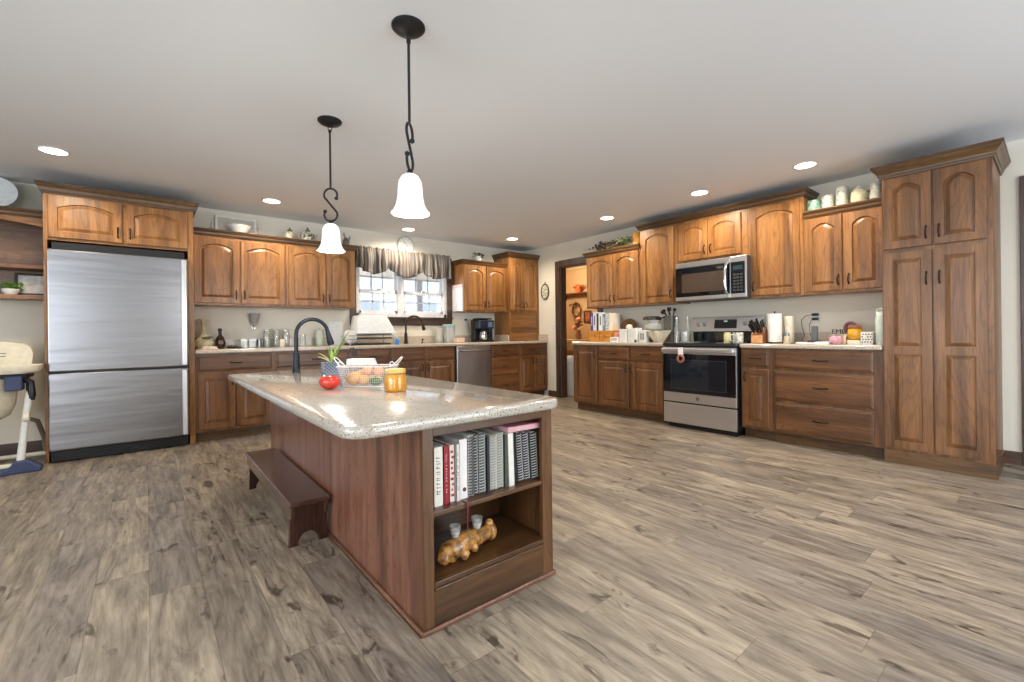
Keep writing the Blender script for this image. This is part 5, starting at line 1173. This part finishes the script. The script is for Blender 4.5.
t = lt('pepper_shaker', 'short beige shaker with metal top in front of the tall canister', 'shaker', 4.70, 1.64, ZC, [(0, 0), (.03, 0), (.025, .07), (0, .072)], mat('beige_glaze', (196, 182, 158), .35, noise=.1)); sub(t, 'cap', [(0, .073), (.024, .073), (.018, .105), (0, .11)], CHROME)
outlet('white wall outlet with two black plugs above the phone', (XB-.0008, 1.52, 1.17), ROT_B)
for z, lab in ((1.192, 'upper'), (1.149, 'lower')):
    t = thing('power_plug', 'black power plug, the %s one in the outlet above the phone' % lab, 'plug', (XB-.0082, 1.52, z), ROT_B); subbox(t, 'plug', (-.03, .022, -.04, 0, -.013, .013), BLACK, .005)
    m = MB()
    if lab == 'upper': m.tube([(-.03, -.03, 0), (-.08, -.04, -.01), (-.12, -.04, -.05), (-.115, -.04, -.12), (-.09, -.05, -.2), (-.11, -.08, -.255), (-.04, -.1, -.272)], .003, 5)
    else: m.tube([(-.03, -.03, 0), (-.05, -.04, -.06), (-.04, -.05, -.16), (.0, -.06, -.225)], .003, 5)
    m.build('cord', BLACK, t)
t = thing('cordless_phone', 'black and grey cordless phone standing in its cradle', 'phone', (4.78, 1.44, ZC), ROT_B)
subbox(t, 'cradle', (-.05, .05, -.04, .05, 0, .03), BLACK, .01); m = MB(); m.prism([(-.015, .02), (.012, .02), (.026, .165), (.004, .165)], -.026, .026, 'x'); m.build('handset', mat('phone_silver', (84, 90, 98), .4), t, bev=.006)
m = MB(); m.box(-.02, .02, -.004, .0, .105, .15, M=T(0, -.004, 0, rx=math.radians(-8))); m.build('screen', mat('phone_screen', (40, 46, 56), .2), t)
t = thing('cable_bundle', 'tangled black charging cables on the counter left of the phone', 'cables', (4.85, 1.56, ZC)); m = MB()
m.tube([(.05*math.cos(a)*(1+.2*math.sin(3*a)), .06*math.sin(a), .006+.012*abs(math.sin(2*a))) for a in [k*.35 for k in range(34)]], .0035, 5); m.tube([(.0, .05, .004), (-.06, .08, .004), (-.1, .02, .004)], .0035, 5); m.build('cord', BLACK, t, smooth=True)
t = thing('white_tray', 'flat white tray on the counter in front of the phone', 'tray', (4.66, 1.47, ZC), ROT_B); m = MB(); m.box(-.07, .07, -.05, .10, 0, .006)
for b_ in ((-.07, .07, -.05, -.044, .006, .016), (-.07, .07, .094, .10, .006, .016), (-.07, -.064, -.044, .094, .006, .016), (.064, .07, -.044, .094, .006, .016)): m.box(*b_)
m.build('tray', WPLAS, t, bev=.003)
t = thing('paper_stack', 'small stack of white papers between the phone and the pink jar', 'papers', (4.64, 1.33, ZC), ROT_B); m = MB(); m.box(-.06, .05, -.05, .12, 0, .012); m.build('sheets', PAPER, t, bev=.001); MB().box(-.055, .052, -.045, .118, .0122, .02, M=Matrix.Rotation(.06, 4, 'Z')).build('top_sheets', PAPER, t)
t = lt('pink_bowl', 'small dusky pink lidded bowl in front of the lettering sign', 'bowl', 4.66, 1.24, ZC, [(0, 0), (.03, 0), (.048, .025), (.05, .05), (.042, .066), (0, .07)], mat('dusky_pink', (214, 162, 178), .35, noise=.12)); sub(t, 'knob', [(0, .0705), (.01, .0705), (.012, .085), (0, .087)], mat('greyish_pink', (170, 140, 150), .4))
t = thing('counter_sign', 'small wooden block sign with dark letters behind the pink bowl', 'sign', (4.80, 1.25, ZC), ROT_B); subbox(t, 'block', (-.06, .06, -.012, .012, 0, .085), mat('greige_block', (176, 166, 150), .6), .003)
text_mesh('EMBI', .058, T(0, 0, .108, rx=PI/2), INK, 'letters', t, .006)
t = lt('amber_jar', 'round amber yellow glass jar on a pale wooden stand', 'jar', 4.73, 1.12, ZC, [(0, .036), (.035, .036), (.056, .06), (.058, .09), (.05, .13), (.035, .14), (0, .14)], mat('amber_glass', (216, 160, 28), .12, coat=.8, noise=.06)); subbox(t, 'stand', (-.055, .055, -.045, .045, 0, .035), mat('pale_stand', (232, 222, 196), .5), .003, M=Matrix.Rotation(0, 4, 'Z')); sub(t, 'lid', [(0, .1405), (.05, .1405), (.052, .158), (.03, .165), (0, .166)], mat('copper_brown', (158, 104, 84), .4))
subbox(t, 'side_block', (-.03, .03, .06, .078, 0, .075), mat('pale_stand2', (230, 212, 186), .5), .003)
t = thing('pinwheel_flower', 'dark mauve round wooden flower ornament left of the amber jar', 'ornament', (4.88, 1.19, ZC), ROT_B); subbox(t, 'post', (-.008, .008, -.008, .008, 0, .12), WK)
m = MB(); m.tube([(.04*math.cos(a), 0, .145+.045*math.sin(a)) for a in [2*PI*k/18 for k in range(18)]], .014, 8, True); m.sphere((0, 0, .145), .028, sy=.6); m.build('ring', mat('mauve_brown', (116, 82, 84), .6, noise=.25, nscale=60), t, smooth=True)
t = thing('dotted_box', 'white box with a dark dotted pattern beside the tall pale bottle', 'box', (4.69, 1.075, ZC), ROT_B); subbox(t, 'box', (0, .083, 0, .07, 0, .105), PAPER, .003)
m = MB()
for r in range(4):
    for q in range(4):
        if (r, q) != (2, 1): m.lathe([(0, 0), (.006, 0), (.006, .001), (0, .001)], n=8, M=T(.012+q*.019+(.006 if r % 2 else 0), 0, .02+r*.022, rx=PI/2))
m.build('dots', INK, t)
t = thing('water_bottle', 'tall pale mint water bottle next to the pantry cabinet', 'bottle', (4.74, .945, ZC), 0)
MB().lathe([(0, 0), (.036, 0), (.039, .005), (.039, .215), (.034, .232), (0, .234)], n=26).build('bottle', mat('mint_white', (208, 226, 220), .3), t, smooth=True)
MB().lathe([(.0, .2345), (.034, .2345), (.034, .262), (.028, .27), (0, .271)], n=22).build('cap', mat('mint_cap', (222, 236, 230), .35), t, smooth=True)
m = MB(); m.tube([(.0, -.03, .265), (0, -.028, .292), (0, .0, .30), (0, .028, .292), (0, .03, .265)], .005, 6); m.build('carry_loop', mat('mint_cap', (0, 0, 0)), t, smooth=True)

# ---------------------------------------------------------------- above right cabinets
t = thing('ivy_garland', 'trailing garland of ivy and dark berries above the cabinet beside the doorway', 'garland', (4.90, 3.40, ZT))
pts = [(random.uniform(-.03, .03), (.15+k*.032), .075+.015*math.sin(k)) for k in range(19)]
m = MB(); m.tube([(p[0], p[1], .03+.012*math.sin(i)) for i, p in enumerate(pts)], .006, 5); m.build('vine', mat('vine_brown', (84, 62, 44), .8), t, smooth=True)
foliage(t, pts, DGREEN, 190, .045, rg, 'leaves', .05); foliage(t, pts[:8], mat('pale_leaf', (190, 192, 120), .6, noise=.2), 50, .045, rg, 'pale_leaves', .05)
m = MB()
for k in range(34): p = rg.choice(pts[4:]); m.sphere((p[0]+rg.uniform(-.07, .0), p[1]+rg.uniform(-.03, .03), p[2]+rg.uniform(-.03, .04)), .016, n=8, m=6)
bb = m.build('berries', mat('berry_purple', (86, 54, 56), .4, noise=.2), t, smooth=True); bb['kind'] = 'stuff'
t = thing('small_basket', 'small golden wicker basket above the cabinet left of the microwave section', 'basket', (4.95, 3.46, ZT))
m = MB()
for k in range(10): z = .01+k*.017; r = .052+.0015*k; m.tube([(r*math.cos(a), r*math.sin(a), z) for a in [2*PI*q/20 for q in range(20)]], .009, 6, True)
m.lathe([(0, 0), (.05, 0), (.05, .006), (0, .006)]); m.build('weave', mat('golden_wicker', (190, 140, 72), .7, noise=.25, nscale=80), t, smooth=True)
CUPM = mat('painted_white', (214, 218, 208), .3, noise=.22, nscale=34)
def topcup(label, y, r, h, m0, hd=True): return mug(label, 4.93, y, r, h, m0, rz=0, handle_=hd, cat='cup', name='decorative_cup', z=ZT)
topcup('small green and white cup at the left end above the right cabinets', 1.475, .055, .115, mat('green_white', (150, 190, 176), .3, noise=.35, nscale=30))
topcup('low white painted cup second from the left above the right cabinets', 1.365, .05, .135, CUPM)
topcup('tall white tankard above the right cabinets', 1.255, .045, .19, CUPM)
t = lt('cream_pot', 'cream lidded sugar pot left of the small pitcher above the right cabinets', 'pot', 4.93, 1.13, ZT, [(0, 0), (.045, 0), (.062, .05), (.058, .11), (.04, .135), (0, .136)], mat('cream_painted', (224, 220, 190), .3, noise=.12, nscale=20)); sub(t, 'lid', [(0, .137), (.04, .137), (.03, .155), (.01, .16), (0, .175)], CUPM)
m = MB(); m.tube([(0, -.055, .11), (0, -.09, .10), (0, -.088, .05), (0, -.055, .04)], .006, 6); m.build('handle', OLIVE, t, smooth=True)
t = lt('small_pitcher', 'small white pitcher next to the pantry cabinet above the right cabinets', 'pitcher', 4.93, 1.01, ZT, [(0, 0), (.035, 0), (.045, .05), (.035, .11), (.038, .16), (.033, .16), (.03, .11), (0, .02)], CUPM)
m = MB(); m.tube([(0, .035, .14), (0, .065, .13), (0, .065, .07), (0, .043, .05)], .005, 6); m.build('handle', CUPM, t, smooth=True)

# ---------------------------------------------------------------- room beyond the doorway
l = bpy.data.lights.new('pantry_lamp', 'POINT'); l.energy = 50; l.color = (1, .78, .5); l.shadow_soft_size = .12
o = bpy.data.objects.new('pantry_lamp', l); COL.objects.link(o); o.location = (6.7, 6.6, 2.3)
t = thing('ceiling_fixture', 'glowing glass ceiling fixture in the room beyond the doorway', 'ceiling light', (6.7, 6.0, CEIL)); MB().lathe([(0, 0), (.12, 0), (.11, -.05), (.07, -.08), (0, -.09)], n=24).build('dome', mat('warm_dome', (255, 226, 170), .4, emit=((255, 214, 150), 3)), t, smooth=True)
t = thing('wall_shelf', 'high wooden wall shelf in the room beyond the doorway', 'shelf', (7.42, 7.0, 1.90), ROT_B)
MB().box(-.5, 1.3, 0, .178, 0, .025).build('board', OX, t, bev=.003)
for x in (-.3, .4, 1.1): m = MB(); m.prism([(.178, 0), (.178, -.14), (.03, 0)], x, x+.02, 'x'); m.build('bracket', OX, t)
t = thing('flower_pot', 'orange pot with trailing flowers on the high shelf beyond the doorway', 'plant', (7.5, 6.82, 1.9255)); MB().lathe([(0, 0), (.05, 0), (.07, .11), (.06, .11), (0, .09)]).build('pot', mat('orange_pot', (206, 96, 50), .5), t, smooth=True); foliage(t, [(0, 0, .15), (0, .08, .13), (0, -.08, .13)], mat('orange_bloom', (216, 120, 70), .6, noise=.3), 60, .06, rg, 'flowers')
t = thing('wreath', 'brown twig wreath on the wall beyond the doorway', 'wreath', (7.585, 6.93, 1.55), ROT_B)
m = MB()
for k in range(5): m.tube([((.12+.012*math.sin(5*a+k))*math.cos(a), -.04+.014*math.cos(4*a+k*1.3), (.15+.014*math.cos(6*a+k*2))*math.sin(a)) for a in [2*PI*q/36 for q in range(36)]], .012, 5, True)
m.build('twigs', mat('twig_brown', (110, 76, 50), .8, noise=.3, nscale=50), t, smooth=True); foliage(t, [(.1, -.1, -.08), (-.1, -.1, .1), (.0, -.1, .15)], mat('dried_leaf', (150, 104, 60), .7, noise=.3), 50, .05, rg)
t = thing('framed_picture', 'small dark framed picture right of the wreath beyond the doorway', 'picture', (7.585, 6.63, 1.39), ROT_B); m = MB()
for b_ in ((-.1, .1, -.025, 0, -.13, -.10), (-.1, .1, -.025, 0, .10, .13), (-.1, -.07, -.025, 0, -.10, .10), (.07, .1, -.025, 0, -.10, .10)): m.box(*b_)
m.build('frame', mat('brown_frame', (92, 50, 34), .4), t, bev=.003); subbox(t, 'print', (-.072, .072, -.012, 0, -.102, .102), mat('brown_print', (150, 96, 66), .5, noise=.3, nscale=16), 0)
t = thing('side_table', 'pale topped side table in the room beyond the doorway', 'table', (6.9, 6.9, 0), ROT_B); MB().box(-.5, 1.0, 0, .6, .84, .89).build('table_top', mat('pale_laminate', (214, 196, 160), .4), t, bev=.006)
MB().box(-.48, .98, .03, .58, .66, .839).build('apron', mat('cream_apron', (196, 176, 138), .5), t)
for x in (-.46, .92):
    for y in (.05, .52): MB().box(x, x+.05, y, y+.05, 0, .659).build('leg', mat('dark_leg', (60, 42, 32), .5), t)
t = thing('flower_arrangement', 'vase of pink and dried flowers on the side table beyond the doorway', 'flowers', (7.1, 6.47, .8905)); MB().lathe([(0, 0), (.05, 0), (.07, .08), (.04, .16), (.05, .2), (.04, .2), (0, .1)]).build('vase', mat('rose_glass', (156, 110, 104), .3), t, smooth=True)
foliage(t, [(0, 0, .28), (.05, .03, .33), (-.04, -.03, .36)], mat('dried_stems', (130, 110, 84), .8, noise=.3), 60, .07, rg, 'foliage', .07)
for p in ((0, 0, .42), (.05, .05, .3), (-.05, .06, .25)): MB().sphere(p, .055, n=12, m=8, jit=.12, rnd=rg).build('bloom', mat('pink_bloom', (226, 160, 140), .7, noise=.15), t, smooth=True)
t = thing('small_box', 'small green tin on the side table under the wreath', 'tin', (7.05, 6.93, .8905)); subbox(t, 'tin', (-.06, .06, -.08, .08, 0, .16), mat('green_tin', (120, 122, 80), .5, noise=.2), .01)
t = thing('trash_can', 'white plastic trash can just inside the doorway', 'trash can', (5.42, 5.10, 0), 0); t.scale = (1.05, 1.05, 1.07)
MB().lathe([(0, 0), (.095, 0), (.10, .02), (.118, .54), (.122, .55), (.116, .55), (0, .53)], n=28).build('bin', WPLAS, t, smooth=True)
m = MB(); m.lathe([(.10, .552), (.126, .552), (.128, .575), (.11, .60), (.06, .615), (0, .618)], n=28); m.build('lid', mat('bag_white', (240, 240, 240), .5), t, smooth=True)
m = MB(); m.tube([(.124*math.cos(a), .124*math.sin(a), .54+.01*math.sin(9*a)) for a in [2*PI*k/40 for k in range(40)]], .008, 6, True); m.build('bag_edge', PAPER, t, smooth=True)

# ---------------------------------------------------------------- high chair
t = thing('high_chair', 'cream plastic folding high chair with navy feet beside the refrigerator', 'high chair', (-1.02, 5.30, 0))
# backrest shell
m = MB(); m.loft([[(x, y+dy, z) for x, z in ((-.27*s, .72), (.27*s, .72), (.29*s, .92), (.275*s, .975), (.235*s, 1.005), (.12*s, 1.022), (-.12*s, 1.022), (-.235*s, 1.005), (-.275*s, .975), (-.29*s, .92))] for dy, s, y in ((0, 1, .12), (.035, 1, .12), (.05, .94, .12))]); m.build('backrest', CREAM, t, bev=.008, seg=3)
m = MB()
for z in (.90, .925):
    for x in (.06, .10): m.box(x, x+.035, .114, .1195, z, z+.006)
m.build('strap_slots', mat('slot_brown', (120, 110, 92), .6), t)
# tray
m = MB(); m.loft([[(x, y, z) for x, y in rrect(-.36*s, .36*s, -.26*s, .12*s, .09*s, 6)] for z, s in ((.775, .93), (.79, .985), (.82, 1), (.835, 1), (.835, .965), (.81, .95))]); m.build('tray', CREAM, t, smooth=True)
m = MB(); m.loft([[(x, y, z) for x, y in rrect(-.30*s, .30*s, -.16*s, .16*s, .04, 3)] for z, s in ((.735, .96), (.773, 1))]); m.build('tray_slide', mat('dark_slide', (42, 44, 58), .5), t)
# seat bucket
m = MB(); m.loft([[(x*.205*s, y0+y*.17*s, z) for x, y in [(math.cos(2*PI*k/24), math.sin(2*PI*k/24)) for k in range(24)]] for z, s, y0 in ((.40, .55, .0), (.44, .85, 0), (.52, 1, 0), (.66, 1.08, 0), (.732, 1.1, .0), (.732, 1.02, 0), (.5, .9, 0))]); m.build('seat', CREAM, t, smooth=True)
m = MB(); m.box(-.23, .13, -.20, -.185, .60, .72); m.build('front_guard', CREAM, t, bev=.02, seg=3)
m = MB(); m.box(.17, .265, -.17, -.06, .64, .76); m.build('arm_hub', NAVY, t, bev=.01); m = MB(); m.box(-.265, -.17, -.17, -.06, .64, .76); m.build('arm_hub', NAVY, t, bev=.01)
for s in (-1, 1):
    m = MB(); m.tube([(s*.30, -.12, .64), (s*.275, -.14, .40), (s*.25, -.16, .09)], [.023, .022, .024], 10); m.build('leg', mat('leg_white', (222, 220, 214), .35), t, smooth=True)
    m = MB(); m.tube([(s*.255, -.11, .74), (s*.30, -.115, .70), (s*.305, -.12, .60), (s*.30, -.12, .56)], [.02, .026, .03, .026], 8); m.build('leg_sleeve', BLACK, t, smooth=True)
    m = MB(); m.tube([(s*.27, -.10, .42), (s*.31, .10, .36), (s*.33, .24, .20), (s*.335, .30, .07)], [.014, .018, .018, .018], 8); m.build('leg', mat('rear_leg_grey', (128, 118, 108), .4), t, smooth=True)
    m = MB(); m.prism([(s*.14, .0), (s*.365, .0), (s*.37, .035), (s*.29, .10), (s*.22, .10), (s*.19, .05), (s*.14, .035)], -.20, -.10, 'y'); m.build('foot', NAVY, t, bev=.012, seg=3)
    m = MB(); m.lathe([(0, -.016), (.036, -.016), (.036, .016), (0, .016)], n=18, M=T(s*.285, -.155, .43, ry=PI/2)); m.build('height_knob', CREAM, t, smooth=True)
m = MB(); m.tube([(-.335, .30, .05), (.335, .30, .05)], .018, 8); m.build('rear_crossbar', CREAM, t, smooth=True)
m = MB(); m.tube([(-.25, -.14, .06), (.25, -.14, .06)], .018, 8); m.build('front_crossbar', CREAM, t, smooth=True)

# ---------------------------------------------------------------- valance over the window
def cloth_mat():
    m_, tt, b = nodes('valance_fabric'); N = tt.nodes; L = tt.links
    tc = N.new('ShaderNodeTexCoord'); mp = N.new('ShaderNodeMapping'); mp.inputs['Scale'].default_value = (1, 1, .12)
    wv = N.new('ShaderNodeTexWave'); wv.inputs['Scale'].default_value = 9; wv.inputs['Distortion'].default_value = 2.5; wv.inputs['Detail'].default_value = 2
    L.new(tc.outputs['Object'], mp.inputs[0]); L.new(mp.outputs[0], wv.inputs['Vector'])
    r = N.new('ShaderNodeValToRGB'); r.color_ramp.elements[0].position = .35; r.color_ramp.elements[1].position = .6; r.color_ramp.elements[0].color = lin((78, 74, 74)); r.color_ramp.elements[1].color = lin((138, 130, 122))
    L.new(wv.outputs['Color'], r.inputs[0]); L.new(r.outputs[0], b.inputs['Base Color']); b.inputs['Roughness'].default_value = .6; b.inputs['Sheen Weight'].default_value = .3
    return m_
t = thing('window_valance', 'grey brown striped gathered valance with scalloped hem over the window', 'valance', (2.155, YA-.07, 0))
m = MB(); W = 1.435; n = 300; rv = random.Random(9)
ph = []
a = 0
for k in range(n+1): a += .27*(1+.5*math.sin(k*.11)+.3*rv.uniform(-1, 1)); ph.append(a)
def hem(x):
    u = (x/W)*3.0; f = u - math.floor(u)
    base = 1.985 - .05*math.sin(PI*f)*1.0
    e = [1.985, 1.955, 1.975][min(2, int(u))]
    z = e - .005 - .115*math.sin(PI*f)**.8
    if x > W-.06: z = 1.87
    return z
grid = []
for k in range(n+1):
    x = W*k/n; col = []
    for j in range(15):
        v = j/14; zt = 2.225 + .008*math.sin(ph[k]*1.7); z = zt + (hem(x)-zt)*v
        amp = .012 + .030*v
        if j in (2,): amp = .006
        y = -.01 + amp*math.sin(ph[k]) - .02*math.sin(PI*v) - (.012*math.sin(v*9+ph[k]*.3))*v
        xx = x + .008*math.cos(ph[k])*v
        col.append((xx, y, z))
    grid.append(col)
vs = [[m.bm.verts.new(p) for p in c] for c in grid]
for a_, b_ in zip(vs, vs[1:]):
    for j in range(14): m.bm.faces.new((a_[j], b_[j], b_[j+1], a_[j+1]))
o = m.build('fabric', cloth_mat(), t, smooth=True, ang=180); s_ = o.modifiers.new('thickness', 'SOLIDIFY'); s_.thickness = .002
m = MB(); m.tube([(-.0, .045, 2.195), (W, .045, 2.195)], .009, 8); m.tube([(.01, .045, 2.195), (.01, .069, 2.195)], .006); m.tube([(W-.01, .045, 2.195), (W-.01, .069, 2.195)], .006); m.build('rod', BRONZE, t)
